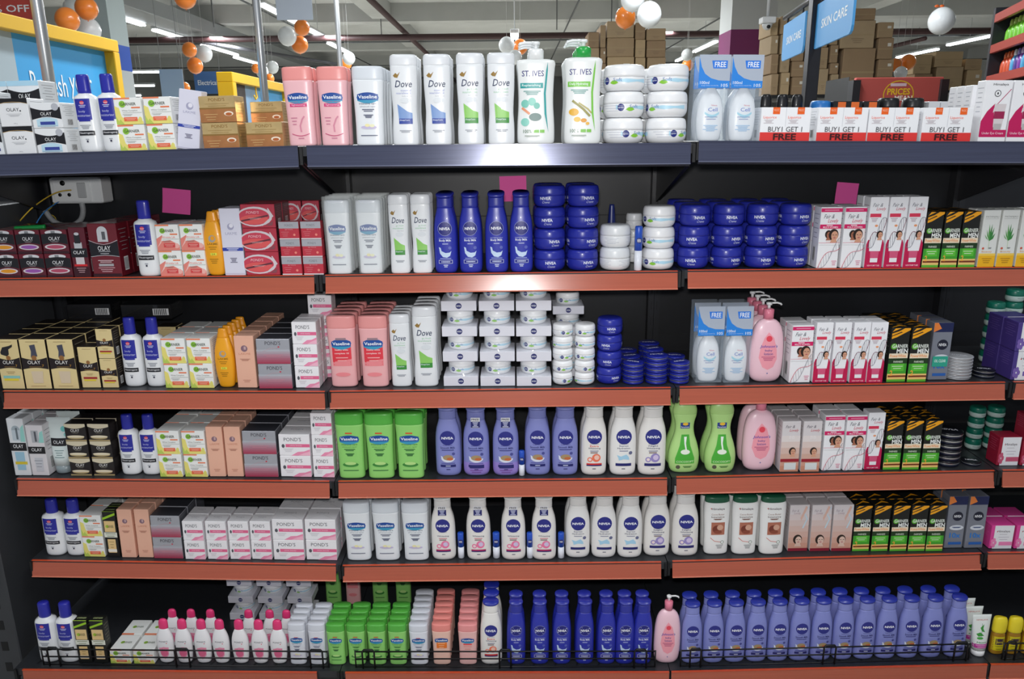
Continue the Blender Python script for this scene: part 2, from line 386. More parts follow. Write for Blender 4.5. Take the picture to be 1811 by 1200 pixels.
def k_ponds_silver(W, H):
    def art(a):
        n = 7
        for i in range(n):      # printed fade from silver to rose
            u = i/(n-1); c = [int(0xB2+(0xA9-0xB2)*u), int(0xB4+(0x42-0xB4)*u), int(0xBC+(0x5A-0xBC)*u)]
            a.r(-.5, .58-(i+1)*.58/n, .5, .58-i*.58/n, '%02X%02X%02X' % tuple(c))
        a.t('POND\'S', 0, .84, .46, .15, '4A4A52'); a.c(.17, .68, .025, 'C8203A'); a.ln([(-.3, .5), (-.1, .62), (.2, .66)], .008, 'D0A8B0'); a.lines(0, .3, .36, 2, .6, 'DC8A98')
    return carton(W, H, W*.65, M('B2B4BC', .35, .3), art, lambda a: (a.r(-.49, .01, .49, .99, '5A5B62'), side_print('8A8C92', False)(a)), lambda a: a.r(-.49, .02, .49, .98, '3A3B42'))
def k_ponds_white(W, H):
    def art(a):
        a.p([(-.12, 0), (.5, 0), (.5, .3), (.3, .2), (.1, .18)], 'F093B4'); a.p([(.1, 0), (.5, 0), (.5, .2), (.3, .12)], 'F7B9CE')
        a.t('POND\'S', -.05, .77, .56, .17, '5A5A62'); a.r(-.28, .4, .5, .55, 'E66A94'); a.t('white beauty', .05, .475, .4, .08, 'FBD8E4'); a.e(-.36, .46, .05, .09, '5A5A62'); a.lines(-.2, .2, .32, 3, .34, 'A8A4AC')
    return carton(W, H, W*.75, 'F3F1F4', art, side_print('C8A8B4', False), lambda a: (a.ln([(-.4, .1), (0, .5), (.4, .1)], .01, 'C9C9CF'), a.t('POND\'S', 0, .6, .4, .12, '9A9AA2')))
def k_fl_big(W, H):
    def art(a):
        a.r(-.5, .92, .5, .98, 'D81E66'); a.lines(0, .95, .95, 1, .7, 'F3A8C4'); a.t('Fair &', -.1, .85, .5, .065, '5A5866', 0, .35); a.t('Lovely', .1, .77, .5, .08, 'D0204E', 0, .35)
        a.r(-.5, .65, .5, .72, 'D81E66'); a.t('MULTI VITAMIN', 0, .675, .7, .03, 'FFE6F0', .5); a.lines(-.05, .705, .705, 1, .3, 'FFE6F0')
        a.r(-.15, .42, .5, .65, 'EFE3E2'); a.face(-.05, .55, .17, 'A86A50'); a.face(.2, .54, .24); a.r(-.5, .39, .5, .425, 'F4F4F7'); a.r(-.5, .418, .5, .424, 'C8204A')
        a.dna(-.45, .0, .5, .42, .09, 'C82048', .022, .75); a.lines(.3, .06, .12, 3, .25, 'D88AA0')
    return carton(W, H, W*.85, 'F4F4F7', art, side_print('B4B0BC'))
def k_fl_narrow(W, H):
    def art(a):
        a.r(-.5, 0, .5, .34, 'C4164E'); a.p([(-.5, .34), (.5, .34), (.42, .4), (-.42, .4)], 'C4164E'); a.p([(-.3, .24), (.32, .24), (.5, .72), (-.46, .72)], 'F4F4F8'); a.r(-.5, .5, .5, 1, 'F4F4F8')
        a.p([(-.2, .1), (.22, .1), (.26, .24), (-.24, .24)], 'D85A80'); a.r(-.2, .08, .22, .14, 'F2F2F5'); a.t('Fair &', -.08, .89, .56, .05, '5A5866', 0, .35); a.t('Lovely', .12, .83, .54, .06, 'C8204A', 0, .35)
        a.r(-.46, .72, .16, .77, 'E03A5A'); a.lines(-.2, .66, .7, 3, .4, 'C8B8C0'); a.e(-.05, .6, .09, .016, 'F0A070'); a.dna(-.42, .3, .5, .7, .1, '7A2A4A', .03, 1.); a.face(.2, .47, .19); a.t('NEW PUMP TUBE', 0, .035, .7, .022, 'F9D5E0', .4)
    return carton(W, H, W*.85, 'F4F4F8', art, side_print('C0A8B4', False))
def k_fl_bb(W, H):
    def art(a):
        n = 6
        for i in range(n):
            u = i/(n-1); c = [int(0xE6+(0xCB-0xE6)*u), int(0xDC+(0x8E-0xDC)*u), int(0xDA+(0x74-0xDA)*u)]
            a.r(-.5, .72-(i+1)*.72/n, .5, .72-i*.72/n, '%02X%02X%02X' % tuple(c))
        a.t('Fair &', -.08, .9, .5, .055, '6A6470', 0, .35); a.t('Lovely', .14, .82, .5, .065, 'C8304A', 0, .35); a.t('BB', .05, .69, .3, .06, 'F3ECEC'); a.face(.14, .4, .2); a.r(-.5, .2, .5, .26, '9C1E2E'); a.r(-.28, .04, .36, .18, 'D9E0E0')
    return carton(W, H, W*.85, 'DCD6D8', art, side_print('B8A49C', False))
def k_fl_fade(W, H):
    def art(a):
        n = 6
        for i in range(n):
            u = i/(n-1); c = [int(0xDD+(0xD2-0xDD)*u), int(0xCE+(0x9C-0xCE)*u), int(0xCC+(0x88-0xCC)*u)]
            a.r(-.5, .8-(i+1)*.75/n, .5, .8-i*.75/n, '%02X%02X%02X' % tuple(c))
        a.t('Fair &', -.22, .88, .36, .05, 'A89AA4', 0, .35); a.t('Lovely', -.12, .82, .34, .05, 'B08A94', 0, .35); a.ln([(.2, .5), (.4, .7), (.2, .85), (.45, .95)], .07, 'C8DCE8'); a.p([(.1, .66), (.4, .95), (.3, .98), (.05, .72)], 'E2B8A8'); a.face(0, .24, .24, 'E2C2B2'); a.r(-.5, 0, .5, .065, '8E2436')
    return carton(W, H, W*.85, 'DDD5D6', art, side_print('B8A49C', False))
def k_garnier_men(W, H):
    def art(a):
        a.p([(-.46, .8), (-.2, .83), (.5, .96), (.5, .995), (.2, .995), (-.1, .94), (-.46, .9)], 'F6A81C'); a.p([(-.46, .845), (.1, .92), (.02, .93), (-.46, .86)], '1A1A17'); a.p([(-.46, .93), (-.3, .995), (.0, .995)], 'F6A81C')
        a.c(-.28, .66, .17, '5FB332'); a.t('GARNIER', .04, .665, .84, .07, 'EDF3EA', .8); a.t('MEN', .18, .575, .6, .085, 'F6F8F4', 1.6)
        a.r(-.5, .44, .5, .53, 'F3E3C8'); a.t('PowerWhite', -.02, .485, .86, .055, 'F08C2E', .6); a.r(-.5, .0, .5, .42, '3FA02C'); a.r(-.5, .34, .5, .42, '1E3A1A'); a.t('FAIRNESS', .02, .375, .5, .035, 'E6F0DC', .5); a.r(-.5, .42, .5, .44, '1E3A1A')
        a.r(-.34, .2, .36, .34, '5CC038'); a.lines(0, .25, .29, 2, .6, 'D8F0C8'); a.r(-.5, .0, .5, .15, 'F1C878'); a.r(-.46, .085, .5, .12, '7A3A1C'); a.t('2', -.3, .165, .16, .1, 'F6B040', 1); a.r(-.5, 0, .5, .045, '5CB434')
    return carton(W, H, W*.85, '1A1B18', art, side_print('7A7C6A', False), lambda a: (a.p([(-.5, .1), (.1, .5), (.5, .4), (.2, .8)], 'F6A81C'),))
def k_plant(W, H):
    def art(a):
        a.r(-.5, 0, .5, .2, 'F2B81E'); a.r(-.5, .2, .5, .24, 'F6D05A'); a.t('PATANJALI', 0, .88, .76, .035, '8A8C8A'); a.r(-.4, .845, .4, .85, 'B4B4B4')
        for dx, dz, l in ((-.22, .1, 1), (-.1, .2, 1), (.06, .2, 1), (.2, .14, 1), (.3, .04, 1), (-.32, .02, 1)):
            x, z = dx, .52+dz; a.p([(0, .46), (dx*.5-.05, .5+dz*.5), (x, z+.04), (dx*.5+.06, .48+dz*.5)], '5AA050' if dx < 0 else '3E8A44')
        a.ln([(0, .46), (.01, .32)], .03, 'C8D8B8'); a.c(-.3, .33, .07, 'D0604A'); a.lines(.1, .33, .34, 2, .2, '8A8C90'); a.t('Beauty', -.05, .27, .6, .035, 'E09A3A'); a.lines(0, .08, .15, 3, .6, 'B8881C')
    return carton(W, H, W*.8, 'E4E6E2', art, side_print('C9C9B4', False))
def olay_cream(W, H, kind):
    def art(a):
        a.arc(-.5, .5, .4, .64, -.05, '231A1C', bb=.03); a.lines(0, .95, .95, 1, .5, 'B09A6A')
        if kind == 'p': a.p([(-.32, .74), (-.2, .84), (.1, .87), (.26, .9), (.24, .85), (.06, .8), (.05, .7), (-.05, .66), (-.3, .7)], '26262A')
        elif kind == 't': a.p([(-.12, .88), (.1, .9), (.12, .78), (.14, .66), (-.12, .64), (-.08, .76)], '4A4C5C')
        a.c(0, .63, .1, '9A6A3C'); a.t('OLAY', -.03, .54, .5, .07, 'F2F0EC'); a.t('7', .3, .47, .08, .05, 'B98A3A'); a.lines(0, .45, .45, 1, .5, '8A6A3A')
        if kind == 't': a.p([(-.2, .36), (.26, .36), (.22, .12), (-.16, .12)], 'DCC9AC'); a.lines(0, .06, .06, 1, .6, 'B8A070')
        else: a.r(-.36, .22, .38, .27, '8FC9C0' if kind == 'p' else 'A83030'); a.r(-.34, .17, .3, .21, 'E8D23A'); a.lines(0, .32, .35, 2, .4, 'B8A070')
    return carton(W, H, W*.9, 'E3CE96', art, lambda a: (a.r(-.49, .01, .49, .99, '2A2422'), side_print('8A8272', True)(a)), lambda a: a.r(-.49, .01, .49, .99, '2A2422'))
def k_olay_cream_p(W, H): return olay_cream(W, H, 'p')
def k_olay_cream_t(W, H): return olay_cream(W, H, 't')
def k_olay_cream_s(W, H): return olay_cream(W, H, 's')
def k_olay_tallwhite(W, H):
    def art(a):
        a.e(0, .8, .26, .08, 'A8B4BC'); a.r(-.26, .62, .26, .8, 'C2CED6'); a.r(-.02, .64, .1, .84, '6A747C'); a.r(-.5, .44, .5, .58, '1F1E22'); a.t('OLAY', 0, .52, .62, .065, 'F0F0F2'); a.p([(-.24, .1), (.26, .1), (.3, .42), (-.28, .42)], '9CC4D8'); a.r(-.34, .2, .4, .25, 'D8C23A'); a.p([(.2, .6), (.5, .6), (.5, .9), (.3, .84)], '9AD4CC')
    return carton(W, H, W*.95, 'E0E3E6', art, side_print('8A8C90'))
def k_olay_tallgrey(W, H):
    def art(a):
        a.r(-.2, .66, .22, .9, 'B4B6BC'); a.r(-.02, .68, .1, .88, '5A5C64'); a.p([(.2, .66), (.5, .66), (.5, .9), (.3, .86)], '9AD4CC'); a.r(-.5, .44, .5, .58, '1F1E22'); a.t('OLAY', 0, .52, .62, .065, 'F0F0F2'); a.p([(-.2, .08), (.24, .08), (.28, .36), (-.22, .36)], 'C8C9D0'); a.lines(0, .18, .3, 3, .5, '8E9098')
    return carton(W, H, W*.95, 'DDD9DC', art, side_print('8A8C90'))
def k_olay_black(W, H):
    def art(a):
        a.arc(-.5, .5, .84, 1, 0, 'D8CDB2', bb=-.12); a.t('OLAY', 0, .62, .42, .16, 'F0EEEA'); a.lines(0, .46, .5, 2, .35, '9A9488'); a.e(0, .22, .4, .1, 'B8A478'); a.e(0, .27, .42, .07, 'E8DCC0'); a.r(-.5, 0, .5, .09, 'A8946A')
    return carton(W, H, W*.7, '241F20', art, side_print('6A6460', False))
def himalaya(W, H, c1, c2):
    def art(a):
        a.r(-.36, .0, .5, 1, 'ECECF0'); a.t('Himalaya', .05, .74, .56, .11, '4A3A44', .5); a.c(-.24, .74, .02, 'E0402A'); a.lines(.05, .62, .62, 1, .36, '9A8C9A'); a.lines(.08, .4, .5, 2, .5, '9A8CA8'); a.r(-.1, .14, .5, .3, c2)
        for i in range(5):
            an = i*1.257; a.e(-.34+.08*math.cos(an), .26+.12*math.sin(an), .06, .09, c2)
    return carton(W, H, W*.85, c1, art, side_print(c2, False))
def k_him_purple(W, H): return himalaya(W, H, '4A3A86', '7A62B0')
def k_him_red(W, H): return himalaya(W, H, '9C1E38', 'C85A78')
def k_him_pink(W, H): return himalaya(W, H, 'E0489A', 'EE86B8')
def k_nivea_men(W, H):
    def art(a):
        a.r(-.5, .84, .5, 1, '1B2350'); a.p([(-.5, .84), (-.1, .9), (-.3, 1), (-.5, 1)], 'E8823A'); a.c(.05, .62, .28, '1A1C30'); a.t('NIVEA', .05, .62, .4, .05, 'F0F2F6', 1); a.e(.05, .4, .38, .05, 'D8DCE4'); a.t('10x', .02, .25, .6, .1, '2A78C8', 1.5); a.r(-.3, .07, .4, .12, '2A62B0'); a.lines(.05, .4, .41, 2, .5, '4A5A80')
    return carton(W, H, W*.8, M('8A8E9A', .35, .3), art, side_print('5A5E6A', False))
def k_nivea_men_teal(W, H):
    p, D = k_nivea_men(W, H); a = Art(p[0][1], W, H, flat(-D/2)); a.k = 30; a.r(-.4, .24, .4, .42, '2FA48C'); a.t('OIL CLEAR', 0, .34, .6, .05, 'DFF5EE', .6)
    return p, D
def k_black_carton(W, H):
    return carton(W, H, W*.9, '17181A', lambda a: (a.r(-.2, .82, .3, .98, 'E8702E'), a.t('SIGNATURE', .1, .4, .75, .3, '5A4A40', 1)), side_print('3A3A3C', False))
def k_black_film(W, H):
    p, D = carton(W, H, W*.55, M('1D1D1F', .25, coat=.6), lambda a: barcode(a, .3, .3, .26, .4), side_print('4A4A4A', False)); return p, D
def k_grey_carton(W, H):
    return carton(W, H, W*.9, 'D6D8DC', lambda a: (a.r(-.2, .5, .4, .8, 'E9EAEE'), a.lines(0, .2, .4, 2, .6, '8A90A8')), None)
# ---- bottles
def body_cap(W, H, D, e, bp, cp, bcol, ccol, art=None, n=28, slant=0):
    R = prof(bp, W, H, D, e); b = MB(); b.loft(R, PL(bcol), n)
    if art: art(Art(b, W, H, lofts(R), .007))
    c = MB(); Rc = prof(cp, W, H, D, max(2., e-.4))
    if slant: Rc = [r if i < len(Rc)-2 else (*r, 0, 0, slant) for i, r in enumerate(Rc)]
    c.loft(Rc, PL(ccol), n)
    return [('body', b, None), ('cap', c, None)], D
def k_neutro(W, H):
    def art(a):
        a.r(-.34, .42, .34, .69, '2B2F9C'); a.e(0, .64, .1, .024, 'E05060'); a.r(-.09, .632, .09, .638, 'F2F2F6'); a.lines(0, .585, .605, 2, .32, 'B4B8E0'); a.t('body', -.05, .525, .3, .035, 'C8CCF0'); a.t('moisturizer', 0, .475, .6, .03, 'C8CCF0'); a.r(-.26, .4, .26, .42, '2B2F9C')
        a.lines(0, .31, .35, 3, .5, 'A4A8B0'); a.r(-.36, .22, .36, .28, '1B1C22'); a.t('Neutrogena', 0, .25, .62, .032, 'E8E8EC', .5); a.r(-.04, .13, .04, .155, '2B2C44'); a.lines(0, .17, .17, 1, .16, 'A4A8B0')
    return body_cap(W, H, W*.78, 2.6, [(0, .86), (.015, .94), (.04, .98), (.1, 1), (.62, 1), (.69, .985), (.72, .9), (.745, .62), (.76, .55)], [(.75, .52), (.755, .56), (.97, .55), (.99, .52), (1, .46)], 'EEF0F2', '2A2EA4', art)
VP = [(0, .8), (.012, .88), (.05, .9), (.3, .9), (.55, .93), (.75, .97), (.825, .99), (.83, .97)]
VC = [(.83, .98), (.835, 1.), (.95, 1.), (.99, .97), (1, .88)]
def vas(W, H, bc, cc, style):
    def art(a):
        red = style == 'pink_red'
        if red: a.r(-.33, .3, .33, .62, 'E23C4A'); a.p([(-.33, .3), (.33, .3), (.33, .4), (-.33, .36)], 'EE8A90')
        a.e(0, .62 if red else .61, .35, .065, '4FA3D0' if style == 'pale' else '2F6FB4'); a.r(-.33, .58, .33, .65, '1F4C9C'); a.arc(-.33, .33, .57, .58, 0, '3A9AC0', bb=-.035); a.arc(-.33, .33, .64, .65, .025, '1F4C9C'); a.t('Vaseline', 0, .62, .6, .045, 'F5F8FC', 1)
        if style in ('white', 'green', 'pale'):
            ink = '5A6078' if style != 'green' else '2E6A3A'
            a.t('intensive care', 0, .535, .56, .025, ink, .4); a.t('advanced repair', 0, .495, .52, .022, ink); a.lines(0, .44, .46, 2, .4, ink); a.lines(0, .36, .39, 3, .32, ink); a.lines(0, .13, .13, 1, .56, ink)
            if style == 'green': a.e(0, .22, .28, .035, '3E8A3C'); a.e(0, .24, .2, .025, 'B8E08A'); a.r(-.12, .7, .12, .72, 'E0502E')
            else: a.e(0, .235, .26, .022, 'C8BEDC'); a.e(-.05, .26, .08, .02, 'F0E8B0'); a.e(.1, .255, .08, .02, 'F0EFC8'); a.r(-.12, .68, .1, .693, 'E0502E') if style == 'pale' else None
        elif style == 'pink':
            a.r(-.28, .5, .28, .54, 'D8407C'); a.t('lightening', 0, .52, .44, .025, 'F9D5E4'); a.t('healthy white', 0, .56, .48, .02, 'C04070'); a.ln([(.02, .18), (.0, .26), (.08, .34), (.16, .38)], .05, 'D88AA0'); a.lines(-.18, .28, .36, 3, .22, 'C87A94'); a.arc(-.3, .3, .155, .165, -.03, 'C04070', bb=-.03); a.lines(0, .1, .1, 1, .2, 'C87A94')
        elif red:
            a.t('healthy white', 0, .53, .46, .03, 'FBE0E0', .5); a.t('complete 10', 0, .48, .5, .03, 'FBE0E0', .5); a.lines(0, .38, .42, 2, .44, 'F6B4B4'); a.e(0, .18, .26, .03, 'EE8A90'); a.r(-.18, .67, .18, .7, '9A8088')
        elif style == 'orange': a.r(-.25, .42, .28, .57, 'EE7A2A'); a.lines(0, .44, .54, 3, .4, 'F9D0A8')
        elif style == 'rose': a.r(-.22, .5, .22, .54, 'EE5A5A'); a.lines(0, .4, .46, 2, .44, 'E07A6A')
    return body_cap(W, H, W*.5, 3.2, VP, VC, bc, cc, art)
def k_vas_pink(W, H): return vas(W, H, 'F3BEC4', 'F09A96', 'pink')
def k_vas_pinkred(W, H): return vas(W, H, 'F0B2B4', 'EC9C9A', 'pink_red')
def k_vas_white(W, H): return vas(W, H, 'EAEEF2', 'DDE3EA', 'white')
def k_vas_pale(W, H): return vas(W, H, 'E6E8F0', 'DCDFE8', 'pale')
def k_vas_green(W, H): return vas(W, H, '93D673', '58B446', 'green')
def k_vas_orange(W, H): return vas(W, H, 'F0C4B4', 'F09088', 'orange')
def k_vas_rose(W, H): return vas(W, H, 'F0BCB8', 'EE9898', 'rose')
def k_vas_bag(W, H):
    W2 = W*.86; p, D = k_vas_white(W2, H*.96); f = MB()
    f.loft([(.001, W/2*.86, D*.52, 4), (H*.5, W/2*.93, D*.54, 4), (H*.9, W/2, D*.54, 4), (H, W/2, D*.3, 4)], M('F2F8F6', .3, alpha=.22), 20, False, False)
    return p+[('plastic_sleeve', f, 'milky translucent plastic sleeve')], D*1.1
def dove(W, H, c1, c2, ink, t1):
    def art(a):
        a.p([(-.36, .77), (-.26, .8), (-.2, .78), (-.1, .81), (-.16, .77), (-.2, .745), (-.3, .75)], '9A7A3C'); a.t('Dove', 0, .68, .6, .075, '2A3658', .4, .25); a.t(t1, .08, .61, .36, .024, ink); a.t('nourishment', 0, .58, .52, .024, ink); a.t('body lotion', .1, .545, .32, .02, 'A8ACB4')
        a.p([(-.2, .28), (.28, .28), (.28, .36), (.1, .38), (-.24, .46)], c1); a.r(-.2, .24, .28, .3, c2); a.t('DeepCare', 0, .28, .34, .022, 'E8F0F6', .5); a.lines(.02, .15, .165, 2, .44, 'A8ACB4'); a.e(.05, .5, .2, .03, 'DDE2E6')
    return body_cap(W, H, W*.55, 2.8, [(0, .86), (.012, .92), (.05, .94), (.2, .93), (.36, .87), (.5, .9), (.65, .95), (.8, .96), (.875, .95), (.88, .93)], [(.88, .95), (.885, .97), (.96, .97), (.985, .94), (1, .82)], 'E9ECEF', 'E6E9ED', art)
def k_dove_blue(W, H): return dove(W, H, '7C9CD0', '24429C', '8A94C8', 'essential')
def k_dove_green(W, H): return dove(W, H, '8CCB62', '3A8E3A', '8CC49A', 'go fresh')
def pump_head(mb, W, H, t0, t1, col, lean=-1):
    m = PL(col); h = (t1-t0)*H; r = W*.05
    mb.loft([(t0*H, r, r, 2), (t0*H+h*.7, r, r, 2)], m, 12); mb.loft([(t0*H+h*.55, W*.1, W*.1, 2), (t0*H+h*.9, W*.11, W*.1, 2), (t1*H, W*.07, W*.07, 2)], m, 14)
    mb.tube([(lean*W*.05, 0, t0*H+h*.82), (lean*W*.28, 0, t0*H+h*.86), (lean*W*.4, 0, t0*H+h*.7), (lean*W*.43, 0, t0*H+h*.5)], W*.035, m, 8)
def stives(W, H, c1, name, cc, leaf):
    def art(a):
        a.t('ST. IVES', -.08, .69, .56, .055, '2A2C7C', .5); a.r(-.4, .55, .18, .6, c1); a.t(name, -.12, .575, .48, .03, 'F0FAF6', .5); a.lines(-.1, .49, .52, 3, .46, '8AB0AC')
        if leaf == 'mineral':
            a.c(-.28, .4, .1, '7CC8B8'); a.c(-.1, .42, .1, '8AD0C0'); a.c(.02, .38, .08, '6CBCAC'); a.e(-.28, .22, .11, .04, '8ACFC0'); a.ln([(-.36, .36), (-.16, .3)], .06, 'E89A74'); a.e(-.02, .27, .16, .04, '6A8480')
        else:
            a.ln([(-.28, .42), (.0, .34), (.18, .27)], .06, '9A9450'); a.ln([(-.12, .4), (.12, .34), (.22, .3)], .04, 'B8AE6A'); a.e(-.24, .31, .13, .035, 'E8B23A'); a.e(.02, .23, .08, .02, 'E09A2A'); a.e(-.15, .24, .09, .025, 'EEC050'); a.e(.12, .2, .05, .015, 'E8B23A')
        a.p([(.3, .8), (.26, .72), (.2, .5), (.22, .3), (.32, .12), (.27, .3), (.25, .5), (.3, .72)], c1); a.t('100%', -.22, .13, .22, .035, '3E6A4A', .4); a.r(-.06, .115, .08, .145, '7CC24A'); a.r(.1, .115, .22, .145, '7CC24A'); a.lines(-.1, .08, .085, 2, .4, 'A8B0A8')
    R = prof([(0, .86), (.012, .93), (.05, .97), (.2, .96), (.4, .9), (.6, .92), (.74, .97), (.79, 1), (.815, .95), (.828, .7), (.832, .36)], W, H, W*.5, 3); b = MB(); b.loft(R, PL('EEF1F0'), 28)
    art(Art(b, W, H, lofts(R), .007))
    c = MB(); c.loft([(.83*H, W*.2, W*.2, 2), (.915*H, W*.2, W*.2, 2), (.93*H, W*.15, W*.15, 2)], PL(cc), 20); pm = MB(); pump_head(pm, W, H, .93, 1., 'EEF1F2')
    return [('body', b, None), ('collar', c, None), ('pump_head', pm, None)], W*.5
def k_stives_w(W, H): return stives(W, H, '2AA0A0', 'Replenishing', 'F0F2F2', 'mineral')
def k_stives_g(W, H): return stives(W, H, '7CC84A', 'Daily Hydrating', '2AA84A', 'oat')
NB = [(0, .8), (.012, .9), (.04, .97), (.12, 1), (.45, 1), (.58, .97), (.68, .89), (.76, .76), (.81, .69), (.82, .67)]
NC = [(.82, .66), (.825, .69), (.9, .68), (.975, .665), (.98, .72), (.995, .72), (1, .66)]
def nivea(W, H, bc, cc, style, D=.62, ring=None, sleeve=False):
    def art(a):
        circ = '2A2E84' if style != 'milk' else '1A1E78'
        if style == 'milk': a.c(0, .56, .303, 'C8D0EC')
        a.c(0, .56, .295, circ); a.t('NIVEA', 0, .56, .46, .036, 'F4F6FC', 1.6)
        if style == 'milk':
            a.t('nourishing lotion', 0, .44, .54, .018, 'C8D0EC', .3); a.t('Body Milk', 0, .41, .52, .034, 'E8ECF8', .8); a.lines(0, .37, .37, 1, .26, 'A8B0DC')
            a.p([(-.28, .33), (-.2, .32), (-.17, .28), (0, .255), (.18, .26), (.26, .28), (.2, .22), (.06, .195), (-.12, .205), (-.24, .25)], 'C6DAF4'); a.c(.2, .32, .07, '5A64B8'); a.r(-.3, .12, .3, .165, 'DCE2F4'); a.r(-.285, .124, .285, .161, '1E2488'); a.lines(0, .143, .143, 1, .4, 'C8D0EC'); a.lines(0, .08, .1, 2, .2, 'C8D0EC'); a.lines(0, .185, .185, 1, .5, '8A94D0')
        elif style == 'smooth':
            a.t('body lotion', 0, .455, .36, .018, '2A2E70', .3); a.t('Smooth Milk', 0, .42, .58, .032, '2A2E70', .6); a.lines(0, .385, .385, 1, .5, '3A3E80')
            a.e(0, .265, .27, .06, 'DDE2F0', 16, 180, 360); a.p([(-.28, .3), (-.22, .29), (-.18, .26), (-.25, .25)], 'DDE2F0'); a.e(0, .275, .2, .04, 'A8906A'); a.e(.08, .255, .13, .022, 'C46A3C'); a.c(.22, .33, .06, '4A4E94'); a.r(-.3, .135, .3, .17, '20246C'); a.lines(0, .152, .152, 1, .2, 'C8D0EC'); a.lines(0, .1, .1, 1, .16, '2A2E70'); a.lines(0, .19, .19, 1, .56, '5A5EA0')
        else:
            c1, c2, n1, n2 = {'extra': ('EE7A5A', 'D8322A', 'Extra', 'Whitening'), 'express': ('A8D4EC', '20246C', 'Express', 'Hydration'), 'night': ('9A8CC8', '2A2870', 'Night', 'Whitening'), 'rose': ('EE7AA4', 'B81E5A', '', 'Whitening')}[style]
            a.t('body lotion', 0, .46, .34, .016, '3A3E70', .3)
            if n1: a.t(n1, 0, .43, .34, .028, 'D8452A' if style == 'extra' else '3A3E70', .5)
            a.t(n2, 0, .395, .48, .028, '2E3260', .5); a.lines(0, .36, .36, 1, .34, 'D87A8A' if style == 'rose' else '8A8CA4')
            if style == 'express': a.p([(-.26, .3), (-.1, .28), (.1, .31), (.2, .27), (.22, .23), (0, .24), (-.18, .22), (-.2, .26)], c1); a.c(.26, .33, .07, '6A6E90')
            else: a.r(-.15, .325, .13, .345, '9A8A88'); a.c(.08, .26, .17, c1); a.c(.1, .265, .1, 'F6C8B8' if style == 'extra' else 'D8C8E8'); a.c(-.17, .235, .1, c1); a.c(-.17, .235, .06, 'F4E0E0')
            a.r(-.3, .155, .3, .18, c2); a.r(-.3, .14, .3, .158, '20246C'); a.lines(0, .1, .1, 1, .14, '5A5E70')
    top = cc; side = bc if style in ('smooth', 'extra') and cc.startswith('2') else cc
    p, D2 = body_cap(W, H, W*D, 2.5, NB, [(.82, .66), (.825, .69), (.9, .68), (.955, .67), (.965, .66)], bc, side, art, slant=H*.022)
    d = MB(); k_ = H*.022; d.loft([(*r, 0, 0, k_) for r in prof([(.962, .68), (.967, .735), (.985, .735), (.992, .69)], W, H, W*D, 2.2)], PL(top), 28); p.append(('cap_top', d, None))
    if sleeve:
        R = prof(NB, W*1.012, H, W*D*1.02, 2.5); s = MB(); lo = [r for r in R if r[0] < .2*H]; s.loft([(r[0]+.001, *r[1:]) for r in lo]+[(.205*H, lo[-1][1], lo[-1][2], 2.5)], M('9A86D4', .35), 28, False, False)
        a = Art(s, W, H, lofts([(r[0], r[1]*1.01, r[2]*1.02, r[3]) for r in R]), .007); a.k = 8; a.r(-.26, .12, .3, .16, '2A2870'); a.lines(0, .06, .09, 2, .5, '7A4A9A')
        p.append(('promotional_sleeve', s, 'violet paper sleeve round the foot'))
    return p, D2
def tagged(W, H, p):
    t = MB(); y = -W*.31*.86; t.box(-W*.17, W*.17, y-.0012, y-.0004, .72*H, .87*H, CB('E8E8EC')); a = Art(t, W, H, flat(y-.0012)); a.t('FREE', 0, .845, .28, .03, '2A2A3C', 1); a.r(-.17, .725, .17, .815, '24286C'); a.lines(0, .74, .8, 4, .22, 'C8CCE8')
    p.append(('free_offer_tag', t, 'small navy and white FREE tag')); return p
def k_nivea_milk(W, H): return nivea(W, H, '2B34A8', '2A329C', 'milk')
def k_nivea_smooth(W, H): return nivea(W, H, '868CCC', '7A80BE', 'smooth')
def k_nivea_smooth_tall(W, H): return nivea(W, H, '858CCE', '26349C', 'smooth')
def k_nivea_smooth_free(W, H):
    p, D = nivea(W, H, '868CCC', '7A80BE', 'smooth', sleeve=True); return tagged(W, H, p), D
def k_nivea_extra(W, H): return nivea(W, H, 'EDEAE6', 'E6E4E2', 'extra')
def k_nivea_extra_blue(W, H): return nivea(W, H, 'EDEAE6', '24309C', 'extra')
def k_nivea_express(W, H): return nivea(W, H, 'EFEEEC', 'E6E4E2', 'express')
def k_nivea_night(W, H): return nivea(W, H, 'EDEAE6', 'E6E4E2', 'night')
def k_nivea_rose(W, H):
    p, D = nivea(W, H, 'EDEAE6', 'E6E4E2', 'rose'); return tagged(W, H, p), D
def k_lakme_yellow(W, H):
    def art(a):
        a.c(0, .58, .17, 'A8A49A'); a.c(.03, .59, .1, 'F0A020'); a.t('LAKME', 0, .5, .5, .03, '8A6414', .5); a.lines(0, .42, .45, 2, .4, 'A87A14'); a.r(-.14, .32, .16, .36, 'E8E04A'); a.t('24', 0, .34, .16, .025, '6A5A14'); a.lines(0, .2, .26, 3, .42, 'A87A14')
    return body_cap(W, H, W*.55, 2.3, [(0, .58), (.012, .68), (.05, .78), (.25, .95), (.45, 1), (.62, .93), (.76, .74), (.84, .6), (.845, .57)], [(.845, .57), (.85, .59), (.93, .48), (.985, .42), (1, .34)], 'F4A81E', 'F09E1A', art)
